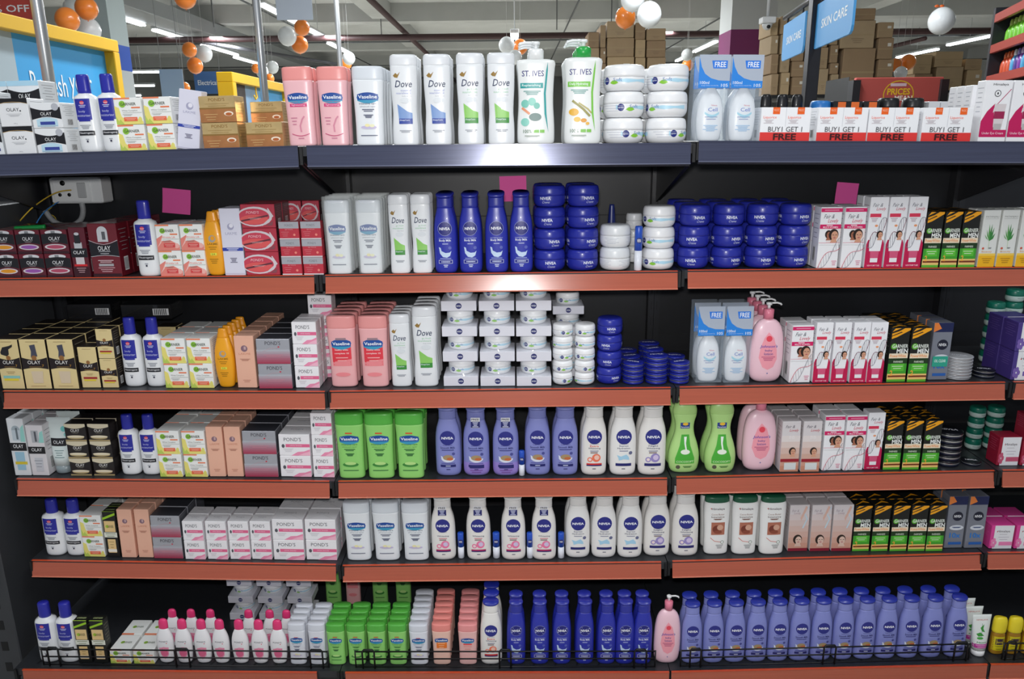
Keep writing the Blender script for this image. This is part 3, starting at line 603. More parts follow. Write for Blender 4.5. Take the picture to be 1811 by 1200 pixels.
def k_johnson(W, H):
    def art(a):
        a.p([(-.02, .64), (.14, .57), (.24, .42), (.26, .3), (.16, .2), (0, .165), (-.16, .2), (-.28, .32), (-.24, .45), (-.14, .57)], 'F6A0AE'); a.c(0, .56, .09, 'E8485A'); a.t("Johnson's", 0, .46, .52, .045, '2A3AA8', .6, .2); a.t('baby', 0, .41, .22, .034, '3A3A90', .3); a.t('lotion', 0, .37, .26, .034, '3A3A90', .3); a.lines(0, .29, .33, 3, .42, 'C86A8A'); a.e(0, .12, .02, .008, '5A6AA8')
    R = prof([(0, .55), (.012, .7), (.04, .84), (.1, .94), (.25, 1), (.5, .97), (.65, .86), (.73, .7), (.775, .48), (.79, .3), (.8, .26)], W, H, W*.5, 2.4); b = MB(); b.loft(R, PL('F4CAD6'), 30)
    art(Art(b, W, H, lofts(R), .007))
    c = MB(); c.loft([(.795*H, W*.15, W*.15, 2), (.91*H, W*.155, W*.155, 2), (.92*H, W*.09, W*.09, 2)], PL('E8829A'), 20); pm = MB(); pump_head(pm, W*.85, H, .92, 1., 'EEF0F0', 1)
    return [('body', b, None), ('collar', c, None), ('pump_head', pm, None)], W*.5
def k_parachute(W, H):
    def art(a):
        a.r(-.16, .635, .14, .72, '26408C'); a.e(0, .7, .09, .022, 'EEC03A'); a.t('Parachute', -.01, .655, .26, .02, 'F0F2F6', .6); a.p([(-.12, .55), (.12, .55), (.16, .4), (.3, .22), (.3, .14), (-.32, .14), (-.32, .22), (-.18, .4)], '4CB03A'); a.p([(-.04, .52), (.05, .52), (.02, .43), (.05, .34), (.02, .3), (-.03, .42)], 'F0F6EC'); a.e(0, .31, .15, .035, 'EEF4E4'); a.t('COCOSOFT', 0, .17, .56, .03, 'D8F0C0', .5); a.c(-.22, .09, .07, '5A5A4A'); a.lines(.08, .085, .1, 2, .3, '5A8A4A')
    return body_cap(W, H, W*.55, 2.5, [(0, .74), (.012, .82), (.05, .92), (.15, 1), (.27, .99), (.4, .86), (.52, .68), (.62, .6), (.72, .64), (.8, .74), (.84, .77)], [(.84, .77), (.845, .78), (.9, .77), (.96, .68), (.99, .6), (1, .5)], 'B5DE8A', 'B2DA86', art)
def k_cocoa(W, H):
    def art(a):
        a.t('Himalaya', -.0, .8, .5, .045, '4A3A44', .6); a.c(-.27, .81, .02, 'E0402A'); a.t('Cocoa Butter', 0, .71, .5, .028, '8A5A4A'); a.t('Intensive', 0, .665, .5, .03, '5A3A34', .4); a.lines(0, .62, .63, 2, .34, '8A6A60'); a.r(-.24, .35, .28, .57, 'B4705A'); a.c(-.02, .45, .17, '7A3A2C'); a.c(.1, .48, .12, 'D8A890'); a.e(.02, .4, .16, .03, '8E4A38'); a.ln([(-.26, .3), (-.1, .24), (.2, .22)], .02, 'D86A5A'); a.c(.2, .22, .07, '8A9A8A'); a.c(.2, .22, .05, 'F0F2F0'); a.lines(.1, .12, .17, 3, .3, '9A9A9A')
    return body_cap(W, H, W*.5, 2.8, [(0, .8), (.012, .88), (.05, .92), (.4, .94), (.7, 1), (.86, 1), (.9, .96)], [(.9, .9), (.905, .94), (.98, .92), (1, .82)], 'F1F1EF', '1E5A40', art)
def k_ponds_lotion(W, H):
    def art(a):
        a.t("POND'S", 0, .52, .5, .035, '5A5460', .3); a.c(.18, .48, .03, 'D8305A'); a.p([(-.3, .36), (.0, .4), (.28, .38), (.24, .2), (.0, .1), (-.2, .2)], 'F2A0BC'); a.c(0, .25, .22, 'EA6E96'); a.t('body lotion', 0, .36, .5, .03, 'D83A6C', .4)
    return body_cap(W, H, W*.55, 2.3, [(0, .6), (.012, .72), (.05, .82), (.2, .93), (.42, 1), (.56, .95), (.68, .78), (.76, .58), (.79, .5)], [(.78, .5), (.785, .54), (.88, .55), (.95, .5), (.985, .36), (1, .2)], 'F0EEF0', 'E83A78', art)
def k_yellowcap(W, H):
    def art(a):
        a.r(-.46, .12, .46, .5, 'D8C81E'); a.r(-.3, .28, .3, .45, '3A2A40'); a.t('boro', 0, .36, .4, .06, 'E8D23A', .5); a.lines(0, .16, .24, 2, .6, '5A6A1E')
    return body_cap(W, H, W*.7, 2.5, [(0, .8), (.02, .9), (.08, .95), (.4, .96), (.55, .9), (.6, .8)], [(.6, .94), (.61, .98), (.8, 1), (.92, .95), (.98, .8), (1, .6)], 'A87A1E', 'F2DC2E', art, slant=-H*.03)
def tube_kind(W, H, col, capc, art):
    c = MB(); c.loft([(0, W*.3, W*.3, 2.2), (H*.02, W*.33, W*.33, 2.2), (H*.14, W*.34, W*.34, 2.2)], PL(capc), 20)
    R = [(H*.14, W*.36, W*.33, 2.3), (H*.3, W*.4, W*.3, 2.3), (H*.6, W*.45, W*.2, 2.3), (H*.9, W*.49, W*.05, 2.3), (H*.93, W*.5, W*.02, 3), (H, W*.5, W*.02, 3)]
    b = MB(); b.loft(R, PL(col), 24); art(Art(b, W, H, lofts(R), .007))
    return [('tube_body', b, None), ('cap', c, None)], W*.66
def k_olay_tube(W, H):
    return tube_kind(W, H, 'DDE8E6', '8A969A', lambda a: (a.r(-.34, .5, .36, .64, '1F1E22'), a.t('OLAY', 0, .57, .44, .06, 'F0F0F2'), a.c(.22, .8, .12, '7CCCC8'), a.c(.3, .7, .08, '9AD8D2'), a.lines(0, .3, .42, 4, .4, '6A8A8A')))
def k_herb_tube(W, H):
    def art(a):
        a.t('HIMALAYA', 0, .88, .6, .035, 'C8605A'); a.p([(-.1, .7), (.1, .78), (.05, .68), (.14, .6), (-.02, .62)], '3E9A3E'); a.p([(-.3, .56), (-.1, .6), (.1, .52), (-.2, .5)], '3E9A3E'); a.e(-.1, .46, .16, .03, '4CA84A'); a.ln([(0, .8), (-.04, .5)], .015, '3E7A3A'); a.t('Neem', 0, .36, .5, .04, '2E8A4A', .4); a.r(-.4, .22, .4, .32, 'C03A9A'); a.lines(0, .25, .29, 2, .6, 'F0C0E0')
    return tube_kind(W, H, 'E8ECE8', 'F0F0F0', art)
def k_lipbalm(W, H):
    b = MB(); b.loft([(0, W*.44, W*.44, 2), (.01*H, W*.5, W*.5, 2), (.45*H, W*.5, W*.5, 2)], PL('E4E8F2'), 18)
    c = MB(); c.loft([(.45*H, W*.5, W*.5, 2), (.97*H, W*.5, W*.5, 2), (H, W*.42, W*.42, 2)], PL('2452C0'), 18); a = Art(c, W, H, cyls([(0, W/2), (H, W/2)]), .003); a.c(0, .68, .36, '1A2470'); a.t('NIVEA', 0, .68, .5, .07, 'F0F2FA', .8)
    return [('stick_body', b, None), ('cap', c, None)], W
# ---- jars and tins
def jar(W, H, bc, lc, art, split=.52, wrap=True, lidfac=1.):
    R = prof([(0, .72), (.02, .8), (.08, .9), (.22, .985), (.4, 1), (split, .99)], W, H, W, 2, 3); b = MB(); b.loft(R, PL(bc), 32)
    Rl = prof([(split+.004, .96*lidfac), (split+.012, 1*lidfac), (.8, .985*lidfac), (.93, .93*lidfac), (.985, .83*lidfac), (1, .7*lidfac)], W, H, W, 2, 3); l = MB(); l.loft(Rl, PL(lc), 32)
    art(Art(b, W, H, cyls(R+Rl), .006), Art(l, W, H, cyls(R+Rl), .006), Art(l, W, W, top_f(H, 0), .02))
    return [('jar_body', b, None), ('lid', l, None)], W
def k_soft(W, H):
    def art(b, l, t):
        b.p([(-.05, .36), (.25, .3), (.5, .34), (.8, .3), (.8, .46), (.5, .42), (.2, .45), (.0, .42)], 'B4DDF0'); b.c(-.32, .38, .085, '1E2A7C'); b.t('NIVEA', -.32, .38, .13, .045, 'F0F2FA', .6); b.arc(-.2, .02, .3, .3, .1, '8ACB3A', bb=-.06); b.t('Soft', 0, .42, .22, .13, '6A86B8'); b.r(-.44, .3, -.4, .48, 'B4DDF0')
        b.p([(1.4, .34), (2.1, .3), (2.1, .44), (1.4, .46)], 'B4DDF0'); b.lines(2.6, .25, .45, 3, .6, 'A8ACBC')
    return jar(W, H, 'F0F1F3', 'F3F4F6', art)
def k_softmini(W, H): return k_soft(W, H)
def k_creme(W, H):
    def art(b, l, t):
        for d in (-1.9, -.95, 0, .95, 1.9): b.t('NIVEA', d, .41, .34, .14, 'E6EAF8', 1.4); b.t('Creme', d+.02, .24, .24, .11, 'D0D6F0', 0, .5)
        for i in range(-9, 10): l.r(i*.06-.008, .9, i*.06+.008, .93, '3A44C0')
    return jar(W, H, '232C9C', '262F9E', art, .55)
def k_plainjar(W, H):
    return jar(W, H, 'ECEEF0', 'E6E9EC', lambda b, l, t: (b.lines(-.3, .2, .44, 5, .5, 'B4BAC8'), b.lines(.5, .2, .44, 5, .6, 'B4BAC8')))
def k_teal(W, H):
    return jar(W, H, '8FC0B4', '15705C', lambda b, l, t: (b.r(-1.2, .1, 1.2, .46, 'C2D4CE'), b.t('Himalaya', 0, .32, .5, .12, '3A5A54')), .5)
def k_darkjar(W, H):
    return jar(W, H, '161719', '1B1C1E', lambda b, l, t: (b.t('Aramusk', 0, .3, .5, .12, '9A8A5A'),))
def k_bluejar(W, H):
    return jar(W, H, '3A4A7C', '2A7AC8', lambda b, l, t: (b.lines(0, .2, .4, 3, .6, 'C8D4F0'),))
def tin(W, H, bc, rim, txt, tc):
    b = MB(); b.loft([(0, W*.46, W*.46, 2), (.06*H, W*.485, W*.485, 2), (.5*H, W*.485, W*.485, 2)], M(bc, .3, .2), 32)
    q = .5 if bc != '1C2038' else .34
    l = MB(); l.loft([(q*H, W*.485, W*.485, 2), (.5*H, W*.5, W*.5, 2), (.66*H, W*.5, W*.5, 2)], M(rim, .25, .8), 32, True, False); l.loft([(.66*H, W*.497, W*.497, 2), (.9*H, W*.497, W*.497, 2), (H, W*.45, W*.45, 2)], M(tc, .3, .2), 32)
    a = Art(l, W, W, top_f(H, 0), .02); a.t(txt, 0, 0, .6, .16, 'E8EAF2', 1)
    return [('tin_body', b, None), ('lid', l, None)], W
def k_bluetin(W, H): return tin(W, H, '222C9A', 'C8CCDC', 'NIVEA', '222C9A')
def k_silvertin(W, H): return tin(W, H, 'C6C8CC', 'D8DADC', 'NIVEA', 'C0C2C6')
def k_navytin(W, H): return tin(W, H, '1C2038', 'D8DADC', 'NIVEA', '1A1B22')
# ---- packs
def k_tray(W, H):
    D = W*.98; h = H*.4; t = MB(); t.box(-W/2, W/2, -D/2, D/2, 0, h, CB('DFDFE8'), .001); a = Art(t, W, h, flat(-D/2)); a.c(0, .5, .085, '2A2E6C'); a.t('NIVEA', 0, .5, .13, .16, 'E8EAF4', .8)
    p, _ = k_soft(W*.76, H*.6-.0005)
    for nme, m, l in p: m.v = [(x, y, z+h) for x, y, z in m.v]
    f = MB(); f.loft([(h, W*.47, D*.47, 6), (h+.3*(H-h), W*.42, D*.44, 3), (H-.001, W*.3, D*.3, 2)], M('E8F0F4', .06, alpha=.12), 20, False, False)
    return [('tray', t, None)]+p+[('shrink_film', f, 'clear crinkled shrink film')], D
def k_clearpack(W, H):
    D = W*.62; sh = MB(); sh.box(-W/2, W/2, -D/2, D/2, 0, H, M('DCEAF8', .08, alpha=.16), .001)
    pn = MB(); y = -D/2; a = Art(pn, W, H, flat(y)); a.r(-.5, .62, .5, .995, 'AEB8C8')
    cv = [(-.5, .97), (-.42, .86), (-.3, .78), (-.1, .73), (.15, .705), (.5, .7)]
    a.p([(-.5, .62), (.5, .62)]+cv[::-1], '2A86E0'); a.r(-.05, .84, .4, .93, '2A7AE0'); a.p([(-.05, .84), (-.1, .93), (-.05, .93)], '2A7AE0'); a.t('FREE', .17, .885, .36, .06, 'F4F8FC', .8); a.t('100ml', -.3, .68, .3, .035, 'E6F0FA', .5); a.t('105', .34, .65, .22, .035, 'E6F0FA', .5); a.t('body lotion worth Rs.', -.12, .645, .56, .018, 'C8DEF4')
    def art(b):
        b.t('Cell', .05, .6, .36, .07, '4A6AC8', .3); b.t('Nivea', .1, .68, .22, .03, 'D8506A'); b.arc(-.25, .3, .52, .56, -.06, 'A8DCEC', bb=-.08); b.lines(0, .42, .46, 2, .5, '7A84B8'); b.lines(0, .2, .3, 5, .56, '8ABCE4')
    R = prof([(0, .7), (.02, .8), (.1, .9), (.35, 1), (.6, .97), (.8, .8), (.93, .5), (1, .3)], W*.86, H*.62, D*.8, 2.4); b = MB(); b.loft([(z+.001, *r) for z, *r in R], PL('F0F3F6'), 26); art(Art(b, W*.86, H*.62, lofts(R), .007))
    return [('clear_box', sh, 'clear plastic box walls'), ('header_card', pn, 'blue and silver FREE header'), ('lotion_bottle', b, None)], D
def k_wrapbottle(W, H):
    return body_cap(W, H, W*.8, 2.2, [(0, .9), (.3, 1), (.55, .95), (.7, .6)], [(.7, .6), (.72, .66), (.95, .6), (1, .4)], '26262A', '17171A')
def k_whitebottle_small(W, H):
    return body_cap(W, H, W*.8, 2.2, [(0, .9), (.3, 1), (.5, .85), (.6, .6)], [(.6, .6), (.62, .7), (.9, .5), (1, .4)], 'E8EAEE', '1E2A6C')
# ================================================================ shelving
YF = {1: -.0905, 2: 0, 3: 0, 4: 0, 5: 0, 6: -.10}
LIPS = {  # lower lip of each price rail in the photograph: xl, yl, xr, yr
 1: [(None, 310.5, 534, 295), (544, 295, 1221, 290), (1235, 286.5, None, 288)],
 2: [(None, 524.6, 556, 519), (576, 518.7, 1198.5, 511.4), (1216.4, 509.9, None, 505)],
 3: [(6.6, 722, 575, 723), (583.7, 722.5, 1186, 715.9), (1202, 715, 1777, 706.5), (1792, 706, None, 703)],
 4: [(30.8, 876.3, 583, 880.4), (598.8, 880.4, 1179.8, 875.3), (1196.5, 873.1, 1758, 861.8), (1773, 861, None, 858)],
 5: [(57.2, 1019.2, 594.3, 1027), (606.8, 1028.4, 1169.3, 1022.3), (1189.4, 1021, 1735, 1007), (1747, 1006, None, 1001)],
 6: [(25, 1185, 559.5, 1189.7), (610, 1190, 1184, 1189), (1188, 1188.7, 1748, 1175.5), (1751, 1175.4, None, 1172)]}
RAILH = .047
RAIL = {}
for r, L in LIPS.items():
    out = []
    for xl, yl, xr, yr in L:
        if xl is None:
            B = at(xr, yr, YF[r]); q = at(0, yl, YF[r]); X0 = B.x-.895; z0 = B.z+(q.z-B.z)*(X0-B.x)/(q.x-B.x); out.append((X0, z0, B.x, B.z))
        elif xr is None:
            A = at(xl, yl, YF[r]); q = at(1811, yr, YF[r]); X1 = A.x+.895; sl = (q.z-A.z)/(q.x-A.x) if q.x-A.x > .25 else 0; out.append((A.x, A.z, X1, A.z+sl*(X1-A.x)))
        else:
            A = at(xl, yl, YF[r]); B = at(xr, yr, YF[r]); out.append((A.x, A.z, B.x, B.z))
    if r == 6: out = [(a, b-RAILH, c, d-RAILH) for a, b, c, d in out]
    RAIL[r] = out
def bay_of(r, X):
    L = RAIL[r]
    for i in range(len(L)-1):
        if X < (L[i][2]+L[i+1][0])/2: return i
    return len(L)-1
def sz(r, X):
    a, b, c, d = RAIL[r][bay_of(r, X)]
    return b+(d-b)*(X-a)/(c-a)+RAILH*.985
def slope(r, X):
    a, b, c, d = RAIL[r][bay_of(r, X)]; return (d-b)/(c-a)
BAYN = ['left', 'middle', 'right', 'far right']
BLK = M('16171B', .45, noise=.25, nscale=40); BLK2 = M('101114', .6); GAP = M('1F2024', .4)
DECK = M('2B2D31', .38, noise=.2, nscale=60)
def railmat(h):
    return M(h, .2, coat=.5, noise=.13, nscale=9, stretch=(.6, 1, 30))
ORA = railmat('B45A42'); ORAL = M('E0866C', .25, coat=.5); NAVY = M('4A4E64', .2, .3, noise=.25, nscale=8, stretch=(.5, 1, 40)); NAVYL = M('7B7F96', .22, .6)
BX = [-1.37, -.469, .467, 1.366, 2.27]
for i in range(4):
    xs0 = BX[i]; xs1 = BX[i+1]
    bay = empty('shelving_bay', ((xs0+xs1)/2, .2, 0)); ox = -(xs0+xs1)/2
    tag(bay, {0: 'leftmost black shelving bay, seen whole, with white wall socket on its back', 1: 'middle black shelving bay under the blue jars and white pump bottles', 2: 'right black shelving bay under the buy one get one cartons', 3: 'black shelving bay cut off by the right edge of the photo'}[i], 'shelving', 'shelving bays side by side')
    def mk(nm, mb, par=bay): mb.v = [(x-bay.location.x, y-.2, z) for x, y, z in mb.v]; return obj(nm, mb, par)
    m = MB(); top = min(RAIL[1][min(i, 2)][1], RAIL[1][min(i, 2)][3])+.02
    m.box(xs0+.002, xs1-.002, .405, .415, .06, top, BLK)
    for k in range(1, 9): m.box(xs0+.004, xs1-.004, .4035, .405, top*k/9-.0015, top*k/9+.0015, BLK2)
    mk('back_panel', m)
    for X in (xs0, xs1):
        m = MB(); m.box(X+.0005 if X == xs0 else X-.018, X+.018 if X == xs0 else X-.0005, .37, .404, 0, top, GAP)
        for k in range(28): m.box(X+(.006 if X == xs0 else -.010), X+(.010 if X == xs0 else -.006), .3695, .37, .1+k*.05, .125+k*.05, BLK2)
        mk('upright', m)
    for r in range(1, 7):
        if i >= len(RAIL[r]):
            continue
        a, b, c, d = RAIL[r][i]; L = RAIL[r]
        X0 = BX[i] if i else a-.006; X1 = BX[i+1] if i < len(L)-1 or i == 2 else c+.006
        Z = lambda X: b+(d-b)*(X-a)/(c-a)+RAILH*.985
        y0 = YF[r]+.010; y1 = .368 if r > 1 else .43
        m = MB(); th = .022
        vs = [(x, y, Z(x)-t) for t in (th, 0) for y in (y0, y1) for x in (X0+.001, X1-.001)]
        m.add(vs, [(0, 2, 3, 1), (4, 5, 7, 6), (0, 1, 5, 4), (2, 6, 7, 3), (0, 4, 6, 2), (1, 3, 7, 5)], DECK)
        if r == 6:
            for k in range(14): 
                x = X0+.05+k*.062; m.add([(x, y0+.02, Z(x)+.0004), (x+.006, y0+.02, Z(x)+.0004), (x+.016, y0+.05, Z(x)+.0004), (x+.010, y0+.05, Z(x)+.0004)], [(0, 1, 2, 3)], BLK2)
        sh = mk('shelf', m)
        a = max(a, BX[i]+.002); c = min(c, BX[i+1]-.002)
        # price rail: a tilted glossy strip with a lip above and below
        m = MB(); tl = .0027 if r in (1, 6) else .0101; mm, ml = (NAVY, NAVYL) if r == 1 else (ORA, ORAL); H = RAILH if r > 1 else .049
        yb, yt = YF[r], YF[r]+tl; nseg = 1
        def strip(z0, y0_, z1, y1_, dep, mat):
            v = []
            for X, zz in ((a, b), (c, d)):
                v += [(X, y0_, zz+z0), (X, y1_, zz+z1), (X, y1_+dep, zz+z1), (X, y0_+dep, zz+z0)]
            m.add(v, [(0, 4, 5, 1), (1, 5, 6, 2), (2, 6, 7, 3), (3, 7, 4, 0), (0, 1, 2, 3), (7, 6, 5, 4)], mat)
        strip(.0025, yb+.0008, H-.002, yt+.0008, .003, mm); strip(0, yb-.002, .0025, yb-.002, .007, ml); strip(H-.002, yt-.001, H, yt-.001, .006, mm if r == 1 else M('D2502E', .3))
        if r == 1: strip(-.005, yb+.008, 0, yb+.004, .003, M('2A2C38', .4, .3))
        mk('price_rail', m, sh)
        for X, sgn in ((X0, 1), (X1, -1)):
            m = MB(); zt = Z(X)-th; x0, x1 = sorted((X+sgn*.002, X+sgn*.007)); yf = YF[r]+.012
            P = [(yf, zt+.021), (y1-.03, zt+.021), (y1-.03, zt-(.15 if r == 1 else .03)), (y1-.06, zt-(.15 if r == 1 else .028)), (yf, zt-.012)]
            v = [(x, y, z) for x in (x0, x1) for y, z in P]
            m.add(v, [(4, 3, 2, 1, 0), (5, 6, 7, 8, 9)]+[(k, (k+1) % 5, (k+1) % 5+5, k+5) for k in range(5)], GAP)
            m.box(x0-.001, x1+.001, yf-.008, yf+.004, zt-.02, zt+.0212, BLK2)
            mk('shelf_bracket', m, sh)
    m = MB(); X0, X1 = xs0, xs1; m.box(X0+.003, X1-.003, YF[6]+.03, YF[6]+.05, .001, RAIL[6][i][1]-.005, GAP); mk('kick_plate', m)
# end post of the neighbouring run
P = at(17, 1040, -.02); e = empty('shelf_end_post', (P.x, 0, 0)); m = MB(); m.box(-.6, -1.372-P.x, .41, .42, .02, 1.63, BLK); obj('back_panel', m, e); m = MB(); m.box(-.09, 0, -.03, .4, 0, 1.55, M('3A3C40', .5, noise=.15, nscale=12), .003)
for k in range(20): m.box(-.05, -.03, -.0305, -.03, .08+k*.07, .11+k*.07, BLK2)
obj('slotted_post', m, e); tag(e, 'dark grey slotted steel post left of the leftmost shelving bay', 'post')
# ================================================================ products
KT = {
 'olay_white': (k_olay_white, 'cream_carton', 'white cream carton with black top edge', 'carton'),
 'olay_bw': (k_olay_blackwhite, 'cream_carton', 'white cream carton with black swoosh', 'carton'),
 'olay_blue': (k_olay_blue, 'cream_carton', 'pale blue and black cream carton', 'carton'),
 'neutro': (k_neutro, 'lotion_bottle', 'white bottle with navy label and cap', 'bottle'),
 'gar_y': (k_garnier_y, 'cream_carton', 'yellow and white cream carton', 'carton'),
 'gar_r': (k_garnier_r, 'cream_carton', 'red and white cream carton', 'carton'),
 'gar_low': (k_garnier_low, 'cream_carton', 'low white carton with yellow front', 'carton'),
 'gar_dark': (k_garnier_dark, 'cream_carton', 'slim black carton with beige print', 'carton'),
 'lak_w': (k_lakme_white, 'lotion_carton', 'tall lilac-white carton with blue band', 'carton'),
 'lak_p': (k_lakme_peach, 'lotion_carton', 'tall plain peach carton', 'carton'),
 'gold': (k_gold, 'cream_carton', 'shiny gold cream carton', 'carton'),
 'bogo': (k_bogo, 'twin_pack_carton', 'white and red buy one get one carton', 'carton'),
 'undereye': (k_undereye, 'cream_carton', 'white eye cream carton with magenta swoosh', 'carton'),
 'ored': (k_olay_red, 'cream_carton', 'dark red cream carton with rose oval', 'carton'),
 'oredo': (k_olay_red_orange, 'cream_carton', 'dark red cream carton with orange oval', 'carton'),
 'oredp': (k_olay_red_purple, 'cream_carton', 'dark red cream carton with purple oval', 'carton'),
 'oserumt': (k_olay_serum_thin, 'serum_carton', 'narrow dark red serum carton', 'carton'),
 'oserum': (k_olay_serum, 'serum_carton', 'wide tall dark red serum carton', 'carton'),
 'pred': (k_ponds_red, 'cream_carton', 'crimson carton with silver oval ring', 'carton'),
 'pgrey': (k_ponds_grey, 'cream_carton', 'small silver-topped crimson carton', 'carton'),
 'psil': (k_ponds_silver, 'cream_carton', 'silver carton fading to rose', 'carton'),
 'pwhite': (k_ponds_white, 'cream_carton', 'white cream carton with pink stripe', 'carton'),
 'flb': (k_fl_big, 'cream_carton', 'white carton with pink bands and face', 'carton'),
 'fln': (k_fl_narrow, 'cream_carton', 'narrow white and crimson tube carton', 'carton'),
 'flbb': (k_fl_bb, 'cream_carton', 'tan carton with face and BB letters', 'carton'),
 'flf': (k_fl_fade, 'cream_carton', 'pale pinkish carton with small face', 'carton'),
 'gmen': (k_garnier_men, 'cream_carton', 'black, orange and green carton', 'carton'),
 'plant': (k_plant, 'cream_carton', 'white and yellow carton with green leaves', 'carton'),
 'ocp': (k_olay_cream_p, 'cream_carton', 'gold and black carton with dark pump', 'carton'),
 'oct': (k_olay_cream_t, 'cream_carton', 'tall gold carton with beige bottle print', 'carton'),
 'ocs': (k_olay_cream_s, 'cream_carton', 'small gold and black carton', 'carton'),
 'otw': (k_olay_tallwhite, 'serum_carton', 'tall white carton with blue bottle print', 'carton'),
 'otg': (k_olay_tallgrey, 'serum_carton', 'tall white carton with grey bottle print', 'carton'),
 'oblk': (k_olay_black, 'cream_carton', 'small black carton with cream swoosh', 'carton'),
 'himp': (k_him_purple, 'cream_carton', 'purple and white cream carton', 'carton'),
 'himr': (k_him_red, 'cream_carton', 'dark red and white cream carton', 'carton'),
 'himk': (k_him_pink, 'cream_carton', 'bright pink and white cream carton', 'carton'),
 'nmen': (k_nivea_men, 'cream_carton', 'grey carton with navy flip top print', 'carton'),
 'nment': (k_nivea_men_teal, 'cream_carton', 'grey carton with teal band', 'carton'),
 'blkc': (k_black_carton, 'cologne_carton', 'black carton with orange flash', 'carton'),
 'blkf': (k_black_film, 'cream_carton', 'black carton lying in clear film', 'carton'),
 'greyc': (k_grey_carton, 'small_carton', 'pale grey carton', 'carton'),
 'vpink': (k_vas_pink, 'lotion_bottle', 'pale pink bottle with salmon cap', 'bottle'),
 'vpinkr': (k_vas_pinkred, 'lotion_bottle', 'pink bottle with red label', 'bottle'),
 'vwhite': (k_vas_white, 'lotion_bottle', 'white flat bottle with blue shield label', 'bottle'),
 'vpale': (k_vas_pale, 'lotion_bottle', 'small white bottle with blue shield label', 'bottle'),
 'vgreen': (k_vas_green, 'lotion_bottle', 'bright green flat bottle', 'bottle'),
 'vorange': (k_vas_orange, 'lotion_bottle', 'peach bottle with orange label', 'bottle'),
 'vrose': (k_vas_rose, 'lotion_bottle', 'rose bottle with salmon cap', 'bottle'),
 'vbag': (k_vas_bag, 'sleeved_lotion_bottle', 'white bottle inside a milky plastic sleeve', 'bottle'),
 'doveb': (k_dove_blue, 'lotion_bottle', 'tall white bottle with blue wave', 'bottle'),
 'doveg': (k_dove_green, 'lotion_bottle', 'tall white bottle with green wave', 'bottle'),
 'stw': (k_stives_w, 'pump_bottle', 'white pump bottle with teal curve', 'bottle'),
 'stg': (k_stives_g, 'pump_bottle', 'white pump bottle with green collar', 'bottle'),
 'nmilk': (k_nivea_milk, 'lotion_bottle', 'royal blue lotion bottle', 'bottle'),
 'nsm': (k_nivea_smooth, 'lotion_bottle', 'lavender lotion bottle', 'bottle'),
 'nsmt': (k_nivea_smooth_tall, 'lotion_bottle', 'lavender bottle with dark blue cap', 'bottle'),
 'nsmf': (k_nivea_smooth_free, 'lotion_bottle', 'lavender bottle with FREE tag and sleeve', 'bottle'),
 'nex': (k_nivea_extra, 'lotion_bottle', 'white bottle with red circles print', 'bottle'),
 'nexb': (k_nivea_extra_blue, 'lotion_bottle', 'white bottle with blue cap, red circles', 'bottle'),
 'nxp': (k_nivea_express, 'lotion_bottle', 'white bottle with light blue splash', 'bottle'),
 'nni': (k_nivea_night, 'lotion_bottle', 'white bottle with violet circles print', 'bottle'),
 'nro': (k_nivea_rose, 'lotion_bottle', 'white bottle with FREE tag, pink circles', 'bottle'),
 'laky': (k_lakme_yellow, 'sunscreen_bottle', 'amber yellow curved bottle', 'bottle'),
 'jj': (k_johnson, 'pump_bottle', 'pink baby lotion pump bottle', 'bottle'),
 'para': (k_parachute, 'lotion_bottle', 'light green hourglass bottle', 'bottle'),
 'cocoa': (k_cocoa, 'lotion_bottle', 'white bottle with brown cocoa picture', 'bottle'),
 'plot': (k_ponds_lotion, 'lotion_bottle', 'white bottle with bright pink cap', 'bottle'),
 'ycap': (k_yellowcap, 'lotion_bottle', 'amber bottle with big yellow cap', 'bottle'),
 'otube': (k_olay_tube, 'cream_tube', 'pale tube with black band', 'tube'),
 'htube': (k_herb_tube, 'cream_tube', 'white herbal tube with magenta band', 'tube'),
 'balm': (k_lipbalm, 'lip_balm', 'blue and white lip balm stick', 'lip balm'),
 'soft': (k_soft, 'cream_jar', 'white jar with blue wave', 'jar'),
 'softm': (k_softmini, 'cream_jar', 'small white jar with blue wave', 'jar'),
 'creme': (k_creme, 'cream_jar', 'round navy blue jar', 'jar'),
 'plainj': (k_plainjar, 'cream_jar', 'white jar with grey small print', 'jar'),
 'teal': (k_teal, 'cream_jar', 'teal-lidded cream jar', 'jar'),
 'darkj': (k_darkjar, 'cream_jar', 'black jar', 'jar'),
 'bluej': (k_bluejar, 'cream_jar', 'jar with bright blue lid', 'jar'),
 'btin': (k_bluetin, 'cream_tin', 'flat navy blue tin', 'tin'),
 'stin': (k_silvertin, 'cream_tin', 'flat silver tin', 'tin'),
 'ntin': (k_navytin, 'cream_tin', 'flat dark navy tin', 'tin'),
 'tray': (k_tray, 'boxed_cream_jar', 'white jar on a white tray', 'jar'),
 'clear': (k_clearpack, 'lotion_pack', 'clear pack with blue FREE header', 'pack'),
 'wrapb': (k_wrapbottle, 'wrapped_bottle', 'black film-wrapped bottle', 'bottle'),
 'wbs': (k_whitebottle_small, 'lotion_bottle', 'small white bottle with navy cap', 'bottle'),
}
ROUND = {'soft', 'softm', 'creme', 'plainj', 'teal', 'darkj', 'bluej', 'btin', 'stin', 'ntin'}
SHELF = {1: 'top shelf', 2: 'second shelf', 3: 'third shelf', 4: 'fourth shelf', 5: 'fifth shelf', 6: 'bottom shelf'}
ORD = ['first', 'second', 'third', 'fourth', 'fifth', 'sixth', 'seventh', 'eighth', 'ninth', 'tenth', 'eleventh', 'twelfth', 'thirteenth', 'fourteenth']
def pos(i, n):
    if n == 2: return ('left', 'right')[i]
    if n == 3: return ('left', 'middle', 'right')[i]
    return ORD[i]
